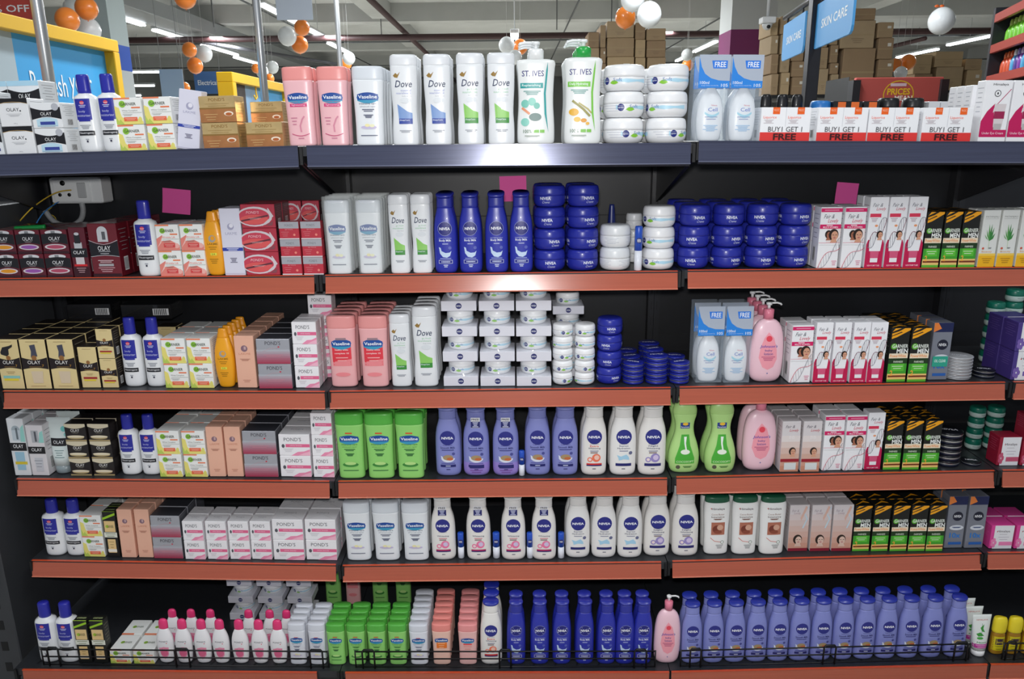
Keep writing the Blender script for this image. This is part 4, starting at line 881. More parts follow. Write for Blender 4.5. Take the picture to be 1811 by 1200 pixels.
def lvl(i, n):
    if n == 2: return ('bottom', 'top')[i]
    if n == 3: return ('bottom', 'middle', 'top')[i]
    return 'bottom' if i == 0 else 'top' if i == n-1 else ORD[i]+' up'
_pc = {}
def proto(kind, W, H):
    k = (kind, round(W, 3), round(H, 3))
    if k not in _pc:
        parts, D = KT[kind][0](k[1], k[2]); _pc[k] = ([(n, mb.mesh(n), lb) for n, mb, lb in parts], D)
    return _pc[k]
COUNT = {}
def place(kind, W, H, loc, rz, label, group=None, ry=0, rx=0):
    parts, D = proto(kind, W, H); fn, name, desc, cat = KT[kind]
    if len(parts) == 1:
        o = bpy.data.objects.new(name, parts[0][1]); COL.objects.link(o)
    else:
        o = empty(name)
        for n, me, lb in parts:
            c = bpy.data.objects.new(n, me); COL.objects.link(c); c.parent = o
            if lb: c['label'] = lb
    o.location = loc; o.rotation_euler = (rx, ry, rz)
    tag(o, label, cat, group); COUNT[name] = COUNT.get(name, 0)+1
    return o
DEFD = {}
def G(row, kind, xs, yt, yb, lv=1, dn=1, where=None, H=None, back=0., rz=None, D=None, shrink=.985, top0=None, yoff=None, jit=1., rx=0, ry=0):
    """a block of equal things: xs = pixel spans of its columns, yt/yb = top and foot in the photo, lv = storeys, dn = files deep"""
    desc = KT[kind][2]; cols = []
    for xl, xr in xs:
        xc = (xl+xr)/2; Y = YF[row]+.014+back
        if row >= 3 and yb is not None:
            for _ in range(4):
                X = at(xc, yb, Y).x; d = ray(xc, yb); t = (sz(row, X)-CAM.z)/d.z; Yn = CAM.y+d.y*t
                Y = min(max(Yn, YF[row]+.012+(.022 if row == 6 else 0)), YF[row]+.15)+back if not back else Y
        if yoff is not None: Y = YF[row]+yoff
        cols.append([xl, xr, xc, Y])
    bot = kind in ROUND or KT[kind][3] in ('bottle', 'tube', 'jar', 'tin', 'lip balm')
    Ws = []
    for xl, xr, xc, Y in cols:
        yy = yb or 600; zc = proj((at(xc, yy, Y).x, Y+(.03 if bot else 0), at(xc, yy, Y).z))[2]; Ws.append((xr-xl)/FPX*zc)
    W = sum(Ws)/len(Ws)*shrink; W = round(W, 3)
    Dk = 0
    if H is None:
        hs = []
        for xl, xr, xc, Y in cols:
            ye = Y+(W*.3 if bot else 0); p = at(xc, yt, ye); hs.append(p.z-sz(row, p.x))
        H = sum(hs)/len(hs)/lv
    H = round(H-.0008, 3); parts, Dk = proto(kind, W, H)
    n = len(cols); sh = SHELF[row]; tot = n*lv*dn
    grp = None
    for k in range(dn):
        for i, (xl, xr, xc, Y) in enumerate(cols):
            for l in range(lv):
                y = Y+Dk/2+k*(Dk+.004)
                X = at(xc, yb or (yt+60), Y).x
                if y+Dk/2 > .366 and row > 1: continue
                bits = []
                if lv > 1: bits.append(lvl(l, lv))
                if n > 1: bits.append(pos(i, n)+(' column' if lv > 1 else ''))
                if dn > 1: bits.append(['front', 'second back', 'third back', 'fourth back', 'fifth back', 'sixth back', 'seventh back'][k])
                label = desc+(', '+' '.join(bits) if bits else '')+', '+sh+(' '+where if where else '')
                r = rz if rz is not None else (random.uniform(-1, .9) if kind in ('soft', 'softm') else random.uniform(-.55, .55) if kind in ROUND else random.uniform(-.012, .012)*jit)
                if kind == 'tray': r = 0
                sl = slope(row, X); place(kind, W, H, (X-sl*l*H, y, sz(row, X)+l*(H+.0008)+.0012), r, label, (desc+' group on the '+sh+(' '+where if where else '')) if tot > 1 else None, ry-sl, rx)
    return W, H, cols
def S(*a): return list(a)
# ---------------- top shelf
G(1, 'olay_blue', S((-42, 9)), 163, 275, lv=2, where='at left edge')
G(1, 'olay_white', S((12, 66)), 173, 275, lv=2, where='far left')
G(1, 'olay_bw', S((68, 121)), 181, 275, lv=2, where='beside the blue-capped bottles')
G(1, 'olay_blue', S((-30, 22), (26, 78)), 150, None, lv=2, back=.09, where='behind the black-edged ones', H=.087)
G(1, 'neutro', S((139, 179), (182, 219)), 131, 269)
G(1, 'gar_y', S((214, 262), (266, 313)), 172, 269, lv=2)
G(1, 'gold', S((361, 425)), 169, 264, lv=2, where='left pile')
G(1, 'gold', S((438, 503)), 216, 263, where='low, beside the pink bottle')
G(1, 'gold', S((450, 506)), 179, 262, lv=2, back=.075, where='in the pile behind')
X = at(338, 262, YF[1]+.02).x
place('lak_w', .052, .137, (X-.008, YF[1]+.04, sz(1, X)+.0005), .02, 'tall lilac-white carton leaning right beside yellow cartons, top shelf', None, ry=.15)
G(1, 'vpink', S((508, 561), (566, 619)), 119, 259, dn=2)
G(1, 'vwhite', S((627, 682)), 118, 259, dn=4)
G(1, 'doveb', S((693, 742), (751, 800)), 97, 257, dn=3)
G(1, 'doveg', S((808, 858), (863, 911)), 95, 257, dn=3)
G(1, 'stw', S((914, 982)), 74, 254, dn=3)
G(1, 'stg', S((997, 1064)), 70, 254, dn=3)
G(1, 'soft', S((1069, 1142), (1147, 1219)), 115, 252, lv=3, dn=2)
G(1, 'clear', S((1228, 1283), (1285, 1340)), 96, 251, dn=2)
G(1, 'bogo', S((1341, 1431), (1443, 1529), (1531, 1621), (1625, 1716)), 190, 253)
G(1, 'undereye', S((1728, 1776), (1778, 1826)), 142, 251, dn=1, where='in front')
G(1, 'undereye', S((1706, 1748),), 150, 251, dn=3, back=.1, where='behind the others')
G(1, 'wrapb', S((1341, 1368), (1370, 1398), (1396, 1424)), 160, None, yoff=.36, where='behind the cartons', H=.126)
G(1, 'bluej', S((1437, 1470),), 164, None, yoff=.33, where='behind the cartons', lv=2, H=.054)
G(1, 'blkc', S((1472, 1494), (1494, 1519), (1522, 1553)), 164, None, yoff=.33, where='behind the red-lettered cartons', H=.106)
G(1, 'darkj', S((1558, 1590), (1600, 1636)), 160, None, yoff=.33, where='behind the cartons', lv=2, H=.058)
G(1, 'greyc', S((1639, 1655), (1657, 1679), (1681, 1699)), 166, None, yoff=.33, where='behind the cartons', H=.106)
# ---------------- second shelf
G(2, 'oredo', S((-4, 37)), 407, 487, lv=2, dn=3)
G(2, 'oredp', S((39, 82)), 407, 487, lv=2, dn=3)
G(2, 'ored', S((84, 130)), 406, 487, lv=2, dn=3)
G(2, 'oserumt', S((132, 161)), 402, 487, dn=3)
G(2, 'oserum', S((166, 217)), 395, 487, dn=4)
G(2, 'neutro', S((243, 281)), 354, 486)
G(2, 'gar_r', S((284, 325), (327, 366)), 397, 485, lv=2, dn=2)
G(2, 'laky', S((363, 400)), 373, 485, dn=3)
G(2, 'lak_w', S((398, 435)), 368, 484, dn=2, where='beside the amber bottle')
G(2, 'pred', S((436, 496)), 361, 484, lv=3, dn=2)
G(2, 'pred', S((505, 538), (540, 566)), 352, None, lv=3, back=.13, where='behind the small ones', H=.06)
G(2, 'pgrey', S((500, 535), (538, 573)), 391, 484, lv=3, dn=1)
G(2, 'vbag', S((576, 626), (630, 682)), 347, 483, dn=4)
G(2, 'doveg', S((689, 727), (730, 764)), 343, 479, dn=3)
G(2, 'nmilk', S((770, 808), (812, 854), (858, 900), (903, 942)), 340, 479, dn=2)
G(2, 'creme', S((945, 1001), (1004, 1060)), 328, 477, lv=4, dn=2, where='in the tall stacks')
G(2, 'plainj', S((1063, 1118)), 397, 475, lv=2, where='between blue jars')
G(2, 'wbs', S((1072, 1092)), 367, None, back=.12, where='behind the plain white jars', H=.16)
G(2, 'plainj', S((1108, 1136)), 390, None, lv=3, back=.13, where='at the back', H=.045)
G(2, 'balm', S((1122, 1136)), 400, 473, where='beside plain white jars')
G(2, 'soft', S((1139, 1196)), 363, 476, lv=3)
G(2, 'creme', S((1203, 1257), (1262, 1318), (1322, 1378), (1382, 1434)), 361, 474, lv=3, dn=3)
G(2, 'flb', S((1444, 1479), (1484, 1524)), 366, 473, dn=2)
G(2, 'fln', S((1527, 1559), (1562, 1592), (1595, 1627)), 348, 472, dn=2)
G(2, 'gmen', S((1629, 1658), (1661, 1690), (1693, 1722)), 374, 472, dn=3)
G(2, 'plant', S((1727, 1757), (1760, 1790), (1794, 1824)), 371, 471, dn=2)
# ---------------- third shelf
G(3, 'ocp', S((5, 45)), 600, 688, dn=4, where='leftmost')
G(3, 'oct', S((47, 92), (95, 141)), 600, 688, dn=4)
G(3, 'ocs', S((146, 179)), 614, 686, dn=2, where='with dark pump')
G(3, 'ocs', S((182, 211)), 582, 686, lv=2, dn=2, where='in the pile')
G(3, 'neutro', S((219, 253), (258, 292)), 561, 684)
G(3, 'gar_y', S((294, 335), (338, 380)), 599, 686, lv=2, dn=3)
G(3, 'ocs', S((281, 316), (319, 354)), 568, None, back=.21, where='behind the yellow cartons', H=.125)
for q, (u0, u1, lb) in enumerate(((133, 209, 'black film-wrapped carton lying on gold cartons, left one, third shelf'), (228, 314, 'black film-wrapped carton with barcode lying behind the blue caps, third shelf'))):
    A_ = at(u0, 560, .3); B_ = at(u1, 560, .3); place('blkf', B_.x-A_.x, .045, ((A_.x+B_.x)/2, .3, sz(3, A_.x)+.1385), 0, lb)
G(3, 'laky', S((382, 417)), 580, 686, dn=5)
G(3, 'lak_p', S((421, 456)), 594, 686, dn=5, D=1)
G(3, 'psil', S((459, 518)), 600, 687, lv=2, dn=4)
G(3, 'pwhite', S((523, 566)), 570, 686, lv=3, dn=2)
G(3, 'pwhite', S((546, 588)), 521, None, lv=4, back=.12, where='set behind')
G(3, 'vpinkr', S((583, 634), (639, 689)), 556, 685, dn=5)
G(3, 'doveg', S((692, 729)), 554, 684, dn=4, where='shorter one')
G(3, 'doveg', S((732, 776)), 540, 684, dn=4, where='taller one')
G(3, 'tray', S((785, 846), (850, 911), (914, 975)), 501, 683, lv=4, dn=1)
G(3, 'tray', S((978, 1033)), 500, None, lv=4, dn=1, back=.1, where='set back', H=.0598)
G(3, 'softm', S((978, 1014), (1017, 1053)), 573, 682, lv=5)
G(3, 'creme', S((1057, 1101)), 561, 681, lv=4)
G(3, 'btin', S((1103, 1141)), 640, 681, lv=4, dn=3, where='left pile')
G(3, 'btin', S((1144, 1183)), 629, 681, lv=5, dn=3, where='tallest pile')
G(3, 'btin', S((1186, 1222)), 639, 680, lv=4, dn=2, where='right pile')
G(3, 'clear', S((1230, 1276), (1279, 1325)), 541, 677, dn=2)
G(3, 'jj', S((1326, 1385)), 533, 677, dn=4)
G(3, 'flb', S((1394, 1432)), 576, 677, dn=2)
G(3, 'fln', S((1436, 1465), (1468, 1497), (1501, 1530), (1532, 1559)), 570, 677, dn=2)
G(3, 'gmen', S((1566, 1600), (1603, 1636)), 580, 675, dn=4)
G(3, 'nment', S((1640, 1674)), 571, 672, dn=3)
G(3, 'stin', S((1678, 1728)), 629, 673, lv=7)
G(3, 'ntin', S((1731, 1767)), 653, 670, lv=2)
G(3, 'teal', S((1746, 1776)), 545, None, lv=5, back=.16, H=.036, where='left stack')
G(3, 'teal', S((1779, 1809)), 530, None, lv=6, back=.16, H=.036, where='right stack')
G(3, 'himp', S((1786, 1836)), 571, 672, lv=2, dn=2)
# ---------------- fourth shelf
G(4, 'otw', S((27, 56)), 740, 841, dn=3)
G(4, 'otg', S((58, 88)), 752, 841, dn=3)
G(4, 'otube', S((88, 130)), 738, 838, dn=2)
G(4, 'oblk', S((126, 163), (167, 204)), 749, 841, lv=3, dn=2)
G(4, 'neutro', S((213, 247), (250, 283)), 718, 840, H=.176)
G(4, 'gar_y', S((284, 324), (328, 369)), 762, 843, lv=2, dn=4)
G(4, 'lak_p', S((371, 400), (403, 431)), 755, 843, dn=3)
G(4, 'psil', S((434, 493)), 762, 843, lv=2, dn=3)
G(4, 'pwhite', S((497, 552)), 768, 843, lv=2, dn=3, where='wide pile')
G(4, 'pwhite', S((555, 592)), 731, 844, lv=3, dn=2, where='tall pile')
G(4, 'vgreen', S((597, 647), (649, 699), (702, 752)), 727, 847, dn=3)
G(4, 'nsm', S((771, 816)), 712, 842, dn=2, H=.204, where='leftmost')
G(4, 'nsmf', S((820, 866), (872, 918)), 712, 842, dn=1, H=.2)
G(4, 'nsm', S((929, 973), (977, 1023)), 712, 841, dn=2, H=.204, where='beside the white ones')
G(4, 'balm', S((918, 928)), 797, 842, where='between lavender bottles')
G(4, 'nex', S((1028, 1073)), 712, 841, dn=2, H=.206)
G(4, 'nxp', S((1079, 1125)), 712, 841, dn=2, H=.206)
G(4, 'nni', S((1129, 1178)), 712, 841, dn=2, H=.206)
G(4, 'para', S((1184, 1237), (1247, 1303)), 708, 837, dn=2, H=.206)
G(4, 'jj', S((1314, 1373)), 700, 834, dn=2, H=.224)
G(4, 'flbb', S((1378, 1411), (1415, 1448)), 745, 834, dn=3)
G(4, 'flb', S((1452, 1487), (1490, 1525)), 735, 832, dn=2)
G(4, 'fln', S((1527, 1556)), 730, 830)
G(4, 'gmen', S((1560, 1590), (1594, 1624), (1628, 1657)), 744, 830, dn=3)
G(4, 'ntin', S((1661, 1706)), 762, 827, lv=6)
G(4, 'ntin', S((1710, 1742)), 815, 825, where='lone one')
G(4, 'teal', S((1716, 1743)), 718, None, lv=4, back=.13, H=.033, where='left stack')
G(4, 'teal', S((1747, 1776)), 727, None, lv=4, back=.13, H=.033, where='right stack')
G(4, 'himr', S((1761, 1799)), 773, 823, where='in front')
G(4, 'himr', S((1803, 1838)), 735, 823, lv=2, where='at right edge')
# ---------------- fifth shelf
G(5, 'neutro', S((78, 114), (116, 150)), 872, 983, H=.172)
G(5, 'gar_y', S((150, 187)), 912, 984, lv=2, dn=3)
G(5, 'gar_dark', S((190, 213)), 905, 985, dn=2)
G(5, 'lak_p', S((216, 242), (246, 272)), 901, 986, dn=3)
G(5, 'psil', S((273, 325)), 912, 987, lv=2, dn=3)
G(5, 'pwhite', S((328, 364), (368, 404), (408, 443), (446, 482)), 922, 989, lv=2, dn=2, where='narrow')
G(5, 'pwhite', S((485, 539), (542, 597)), 919, 990, lv=2, dn=2, where='wide')
G(5, 'vwhite', S((611, 658), (662, 708), (712, 761)), 884, 992, dn=3)
G(5, 'nro', S((764, 806), (825, 869), (887, 930), (941, 984)), 872, 991, H=.197)
for k, xs_ in enumerate(((810, 821), (872, 884), (932, 943), (987, 998))):
    G(5, 'balm', S(xs_), 942, 988, where=ORD[k]+' from left between tagged bottles')
G(5, 'nxp', S((1000, 1044), (1047, 1090), (1093, 1136)), 872, 987, H=.197, dn=2)
G(5, 'nni', S((1139, 1185), (1190, 1236)), 872, 984, H=.197, dn=2)
G(5, 'cocoa', S((1244, 1290), (1294, 1339), (1343, 1388)), 874, 981, H=.182, dn=2)
G(5, 'flf', S((1392, 1427), (1431, 1466), (1470, 1503)), 893, 974, dn=3)
G(5, 'gmen', S((1506, 1536), (1539, 1569), (1572, 1602), (1605, 1634), (1637, 1665)), 894, 974, dn=2)
G(5, 'nmen', S((1669, 1701), (1705, 1737)), 878, 969, dn=2)
G(5, 'himk', S((1748, 1788), (1792, 1832)), 929, 970, dn=2)
# ---------------- bottom shelf
G(6, 'neutro', S((68, 102), (104, 139)), 1066, 1172)
G(6, 'gar_dark', S((141, 163), (168, 193)), 1098, 1174)
G(6, 'gar_low', S((197, 234), (238, 275)), 1149, 1176, dn=2)
G(6, 'plot', S((279, 309), (312, 341), (345, 375), (378, 406), (410, 442), (445, 476), (479, 508)), 1094, 1178)
G(6, 'plot', S((293, 323), (326, 356), (360, 390), (427, 457), (464, 494), (495, 522)), 1083, None, H=.12, yoff=.11, where='behind')
G(6, 'vpale', S((512, 543), (547, 578)), 1099, 1179, dn=4, where='left block')
G(6, 'vgreen', S((580, 613), (616, 648), (652, 684), (688, 721)), 1100, 1181, dn=4)
G(6, 'vpale', S((725, 759)), 1100, 1181, dn=6, where='middle')
G(6, 'vorange', S((765, 799)), 1099, 1181, dn=6)
G(6, 'vrose', S((811, 845)), 1099, 1181, dn=6)
G(6, 'nexb', S((850, 888)), 1061, 1181, dn=3)
G(6, 'nmilk', S((894, 932), (936, 973), (976, 1011), (1016, 1051), (1055, 1089), (1091, 1118), (1121, 1151)), 1061, 1180, dn=2, shrink=.96)
G(6, 'jj', S((1156, 1202)), 1055, 1184, H=.215)
G(6, 'nsmt', S(*[(x-18, x+18) for x in (1224, 1262, 1300, 1338, 1376, 1414, 1452, 1490, 1528, 1566, 1605, 1646, 1688)]), 1059, 1174, dn=2, shrink=.98)
G(6, 'htube', S((1717, 1750)), 1087, 1163, dn=3)
G(6, 'ycap', S((1752, 1777), (1780, 1804), (1807, 1831)), 1091, 1158)
G(6, 'tray', S((404, 452), (456, 504), (508, 556)), 1030, None, lv=4, yoff=.24, H=.06, where='at the back')
G(6, 'vgreen', S((579, 604), (656, 692), (697, 733)), 1030, None, yoff=.325, H=.2, where='tall, at the back')
G(6, 'vpinkr', S((611, 642)), 1030, None, yoff=.325, H=.2, where='tall, at the back')
# ================================================================ small things on the rack
def pix_box(x0, x1, y0, y1, Y): a = at(x0, y1, Y); b = at(x1, y0, Y); return a, b
PK = M('FF64B8', .7)
for x0, x1, y0, y1, rot, Y, lb in ((289, 333, 334, 378, .1, .395, 'pink sticky note on back panel above the red cartons'), (884, 931, 311, 356, -.02, .395, 'pink sticky note behind the royal blue bottles'), (1477, 1520, 323, 364, .08, .395, 'pink sticky note behind the pink-banded face cartons')):
    a, b = pix_box(x0, x1, y0, y1, Y); w_, h_ = b.x-a.x, b.z-a.z; m = MB(); n = 6
    vs = [(-w_/2+w_*i/n, -.006*((j/n-1)**2)-.0005, -h_/2+h_*j/n) for j in range(n+1) for i in range(n+1)]
    vs += [(x, y+.0003, z) for x, y, z in vs]; q = (n+1)**2
    m.add(vs, [(j*(n+1)+i, j*(n+1)+i+1, (j+1)*(n+1)+i+1, (j+1)*(n+1)+i) for j in range(n) for i in range(n)]+[(q+j*(n+1)+i, q+(j+1)*(n+1)+i, q+(j+1)*(n+1)+i+1, q+j*(n+1)+i+1) for j in range(n) for i in range(n)], PK, True)
    o = obj('sticky_note', m, None, ((a.x+b.x)/2, .4025, (a.z+b.z)/2)); o.rotation_euler = (0, rot, 0); tag(o, lb, 'note', 'pink sticky notes')
# socket box with wires
a, b = pix_box(92, 176, 313, 360, .34); s = empty('wall_socket', ((a.x+b.x)/2, .37, (a.z+b.z)/2)); tag(s, 'white plastic wall socket with three pin holes and a switch', 'socket')
w_, h_ = b.x-a.x, b.z-a.z; WH = PL('ECEEEE')
m = MB(); m.box(-w_/2, w_/2, -.03, .033, -h_/2, h_/2, WH, .004); obj('back_box', m, s)
m = MB(); m.box(-w_*.42, w_*.3, -.034, -.03, -h_*.42, h_*.42, PL('F0F2F2'), .003)
for x, z, r in ((-.22, .18, .05), (-.3, -.1, .035), (-.12, -.1, .035)):
    m.loft([(0, r*w_, r*w_, 2), (.0008, r*w_, r*w_, 2)], M('101012', .5), 12); k = len(m.v)-24
    for j in range(k, len(m.v)): vx = m.v[j]; m.v[j] = (x*w_+vx[0], -.0342-vx[2], z*h_*1.6+vx[1])
obj('face_plate', m, s)
m = MB(); m.box(w_*.06, w_*.22, -.039, -.034, -h_*.28, h_*.3, PL('BFC1C2'), .002); obj('rocker_switch', m, s)
def wire(nm, pts, r, mat, label, Y=.33, cat='wire'):
    P3 = [at(x, y, Y+dy) for x, y, dy in pts]; out = []
    for i in range(len(P3)-1):
        p0, p1, p2, p3 = P3[max(i-1, 0)], P3[i], P3[i+1], P3[min(i+2, len(P3)-1)]
        for k in range(5):
            u = k/5; out.append(.5*((2*p1)+(p2-p0)*u+(2*p0-5*p1+4*p2-p3)*u*u+(3*p1-p0-3*p2+p3)*u**3))
    out.append(P3[-1]); m = MB(); m.tube(out, r, mat); o = obj(nm, m); tag(o, label, cat)
wire('electric_wire', [(126, 336, 0), (108, 338, -.02), (88, 346, -.02), (60, 365, -.02), (40, 385, -.02), (30, 398, -.01)], .0018, PL('D8B43A'), 'yellow wire curving down left from the white socket')
wire('electric_wire', [(125, 340, .01), (118, 348, .01), (95, 362, .012), (78, 375, .012), (64, 396, .012), (60, 412, .01)], .0018, PL('3A7AB8'), 'blue wire hanging down from the white socket')
wire('electric_wire', [(100, 350, .03), (92, 365, .03), (84, 375, .03), (98, 385, .03), (102, 406, .03)], .0015, PL('B8A03A'), 'thin yellow wire looped below the white socket')
wire('cable_conduit', [(144, 356, .02), (147, 372, .02), (143, 388, .02), (128, 398, .02), (108, 397, .02), (92, 388, .02), (80, 372, .02)], .008, M('9C9EA0', .5, noise=.2, nscale=200), 'grey corrugated conduit bending below the white socket', cat='conduit')
# green marker lying on the dark red cartons
a = at(27, 404, .06); b = at(80, 401, .06); m = MB(); m.tube([a+Vector((0, 0, .001)), a.lerp(b, .05), a.lerp(b, .95), b], .0065, PL('1E9A4A'), 12); tag(obj('marker_pen', m), 'green pen lying on the dark red cream cartons', 'pen')
# wire guards on the bottom shelf
def guard(xs, hoops, ys, label):
    Y = YF[6]+.022; m = MB(); K = M('1B1C1E', .4, .3)
    A = at(xs[0], ys[0], Y); B = at(xs[1], ys[1], Y)
    def pt(px, h):
        X = A.x+(B.x-A.x)*(px-xs[0])/(xs[1]-xs[0]); return Vector((X, Y, sz(6, X)+.003+h))
    g = empty('wire_guard', (0, 0, 0)); tag(g, label, 'wire guard', 'wire guards along the bottom shelf')
    c = (A+B)/2; g.location = (c.x, Y, sz(6, c.x))
    loc = g.location.copy()
    for h, nm in ((.052, 'top_rail'), (.028, 'middle_rail'), (.002, 'foot_rail')):
        m = MB(); m.tube([pt(xs[0], h)-loc, pt(xs[1], h)-loc], .0021, K); obj(nm, m, g)
    for px in xs:
        m = MB(); m.tube([pt(px, .054)-loc, pt(px, 0)-loc], .0021, K); obj('end_post', m, g)
    for h0, h1 in hoops:
        m = MB(); f = Vector((0, -.004, 0)); m.tube([pt(h0, 0)-loc+f, pt(h0, .055)-loc+f, pt(h0+3, .061)-loc+f, pt(h1-3, .061)-loc+f, pt(h1, .055)-loc+f, pt(h1, 0)-loc+f], .0026, K); obj('support_hoop', m, g)
guard((78, 582), ((90, 109), (314, 338), (551, 573)), (1175, 1182), 'black wire guard in front of the pink-capped bottles, bottom left')
guard((630, 1158), ((643, 664), (884, 904), (1121, 1142)), (1182, 1180), 'black wire guard in front of the green and blue bottles')
guard((1203, 1712), ((1219, 1238), (1454, 1475), (1684, 1706)), (1178, 1166), 'black wire guard in front of the lavender bottles, bottom right')
guard((1772, 1830), ((1776, 1792),), (1162, 1160), 'short black wire guard before the yellow-capped bottles')
# ================================================================ the shop behind
def struct(nm, m, loc=None): o = obj(nm, m, None, loc); o['kind'] = 'structure'; return o
WALL = M('B9BBBA', .8, noise=.06, nscale=3); CEIL = M('C4C6C4', .85, noise=.12, nscale=1.2)
m = MB(); m.box(-16, 18, -5, 42, -.06, 0, M('B8B4AA', .25, noise=.1, nscale=2)); struct('floor', m)
HC = 4.9
m = MB(); m.box(-16, 18, -5, 42, HC, HC+.2, CEIL); struct('ceiling', m)
m = MB(); m.box(-16, 18, 41.8, 42, 0, HC, WALL); struct('wall_back', m)
m = MB(); m.box(-16.2, -16, -5, 42, 0, HC, WALL); struct('wall_left', m)
m = MB(); m.box(18, 18.2, -5, 42, 0, HC, WALL); struct('wall_right', m)
BM = M('B0B2B0', .85, noise=.1, nscale=2)
n_ = 1
for y in (7, 12.5, 18, 24, 30, 36):
    m = MB(); m.box(-16, 18, y, y+.5, HC-.42, HC-.001, BM); struct('trim_%d' % n_, m); n_ += 1
for x in (-9.5, -3.4, 2.6, 8.2):
    m = MB(); m.box(x, x+.45, -5, 41.8, HC-.36, HC-.002, BM); struct('trim_%d' % n_, m); n_ += 1
# columns
def column(px0, px1, Y, z0, bands, name='trim_%d'):
    global n_
    a = at(px0, 200, Y); b = at(px1, 200, Y); m = MB(); last = 0
    for z, hx in bands: m.box(a.x, b.x, Y, Y+(b.x-a.x), last, z, M(hx, .7)); last = z
    struct(name % n_, m); n_ += 1
zz = lambda py, Y, px=1300: at(px, py, Y).z
column(1284, 1362, 10, 0, [(zz(99, 10), 'B4BABC'), (zz(52, 10), '7A2E62'), (HC-.01, 'C2C5C4')])
column(150, 214, 8, 0, [(zz(122, 8, 190), 'C6CCCE'), (zz(76, 8, 190), '2F5AC0'), (HC-.01, 'B6C4C6')])
# pipes
RP = M('3C2425', .6)
def pipe(p, q, r, label, mat=RP):
    m = MB(); c = (Vector(p)+Vector(q))/2; m.tube([Vector(p)-c, Vector(q)-c], r, mat, 10); o = obj('ceiling_pipe', m, None, c); tag(o, label, 'pipe')
zp = at(880, 64, 17).z
pipe((-15.9, 17, zp), (17.9, 17, zp), .07, 'brown pipe running across under the ceiling of the shop')
pipe((-2.55, 4, zp+.16), (-2.55, 41, zp+.16), .06, 'brown pipe running away from the camera left of centre')
pipe((-7.6, 17, zp), (-2.6, 26, zp-.35), .045, 'thin dark pipe slanting down behind the orange balloons', M('3C3C40', .6))
pipe((9.8, 17.3, zp-.12), (9.8, 41, zp-.12), .05, 'dark pipe beside the right lamps')
CT = M('55585A', .6)
def conduit(p, q, r, label, mat=CT):
    m = MB(); c = (Vector(p)+Vector(q))/2; m.tube([Vector(p)-c, Vector(q)-c], r, mat, 8); tag(obj('ceiling_conduit', m, None, c), label, 'conduit', 'thin conduits under the ceiling')
for k, (y, z) in enumerate(((9.5, 4.46), (14.2, 4.44), (20.5, 4.3), (26.5, 4.2))): conduit((-15.9, y, z), (17.9, y, z), .022, 'grey conduit across the ceiling, '+ORD[k]+' nearest to the camera')
for k, x in enumerate((-8.3, -5.4, 1.4, 5.0, 6.9)): conduit((x, 5, 4.42), (x, 41, 4.42), .02, 'grey conduit running away under the ceiling, '+ORD[k]+' from left')
m = MB(); m.box(-.35, .35, -16, 16, 0, .3, M('8E9294', .45, .4), .01); tag(obj('air_duct', m, None, (-7.5, 24, 4.15)), 'grey metal air duct running away behind the left lamps', 'duct')
# hanger rods and ducts
for k, (x, y) in enumerate(((-6.2, 15), (-3.2, 18), (1.0, 16), (2.2, 16), (5.4, 15), (6.4, 18))):
    m = MB(); m.tube([(0, 0, 0), (0, 0, -(HC-zp))], .012, M('5A5C5E', .5), 6); o = obj('hanger_rod', m, None, (x, y, HC-.002)); tag(o, 'thin steel hanger rod, '+ORD[k]+' from left under the shop ceiling', 'rod', 'ceiling hanger rods')
# tube lamps
TB = M('F4FAFF', .4, emit=9.); HS = M('C4C8CA', .5)
def lamp(x, y, z, L, alongx=False, label='', hw=.06):
    e = empty('tube_lamp', (x, y, z)); tag(e, label, 'lamp', 'fluorescent tube lamps')
    m = MB(); (m.box(-L/2, L/2, -hw, hw, .03, .09, HS, .01) if alongx else m.box(-hw, hw, -L/2, L/2, .03, .09, HS, .01)); obj('lamp_housing', m, e)
    for d in (-.035, .035):
        m = MB(); m.tube([(-L/2+.03, d, 0), (L/2-.03, d, 0)] if alongx else [(d, -L/2+.03, 0), (d, L/2-.03, 0)], .026, TB, 10); obj('tube', m, e)
    m = MB(); m.tube([(0, 0, .09), (0, 0, HC-.002-z)], .008, HS, 6); obj('hanger', m, e)
ZL = 1.72+2.4
def lampline(pts, nm):
    for k, (x0, y0, x1, y1) in enumerate(pts):
        # the two ends give the distance once the hanging height is known
        d0 = ray(x0, y0); t0 = (ZL-CAM.z)/d0.z; A = CAM+d0*t0; d1 = ray(x1, y1); t1 = (ZL-CAM.z)/d1.z; B = CAM+d1*t1
        X = (A.x+B.x)/2; lamp(X, (A.y+B.y)/2, ZL, min(abs(B.y-A.y), 2.6), False, 'lit tube lamp, '+ORD[k]+' of the '+nm)
lampline([(176, 20, 250, 45), (272, 53, 342, 74), (366, 79, 412, 98), (424, 101, 455, 115)], 'row behind the orange balloons')
lampline([(464, 8, 522, 40), (546, 52, 577, 69), (582, 76, 616, 94)], 'row between the two right poles')
lampline([(1748, 63, 1684, 80), (1655, 87, 1590, 102)], 'row right of the signs')
lampline([(1262, 73, 1232, 92), (1212, 100, 1198, 108)], 'row left of the purple column')
X = at(910, 60, 11).x; lamp(X, 11, at(910, 66, 11).z, .6, False, 'short bright lamp seen end on above the white pumps', .07)
for k, (x0, x1, y) in enumerate(((214, 284, 128), (216, 274, 152), (219, 250, 169))):
    Y = 23+k*3; a = at(x0, y, Y); b = at(x1, y, Y); lamp((a.x+b.x)/2, Y, a.z, b.x-a.x, True, 'sideways lit tube lamp, '+ORD[k]+' from top, left of the poles', .08)
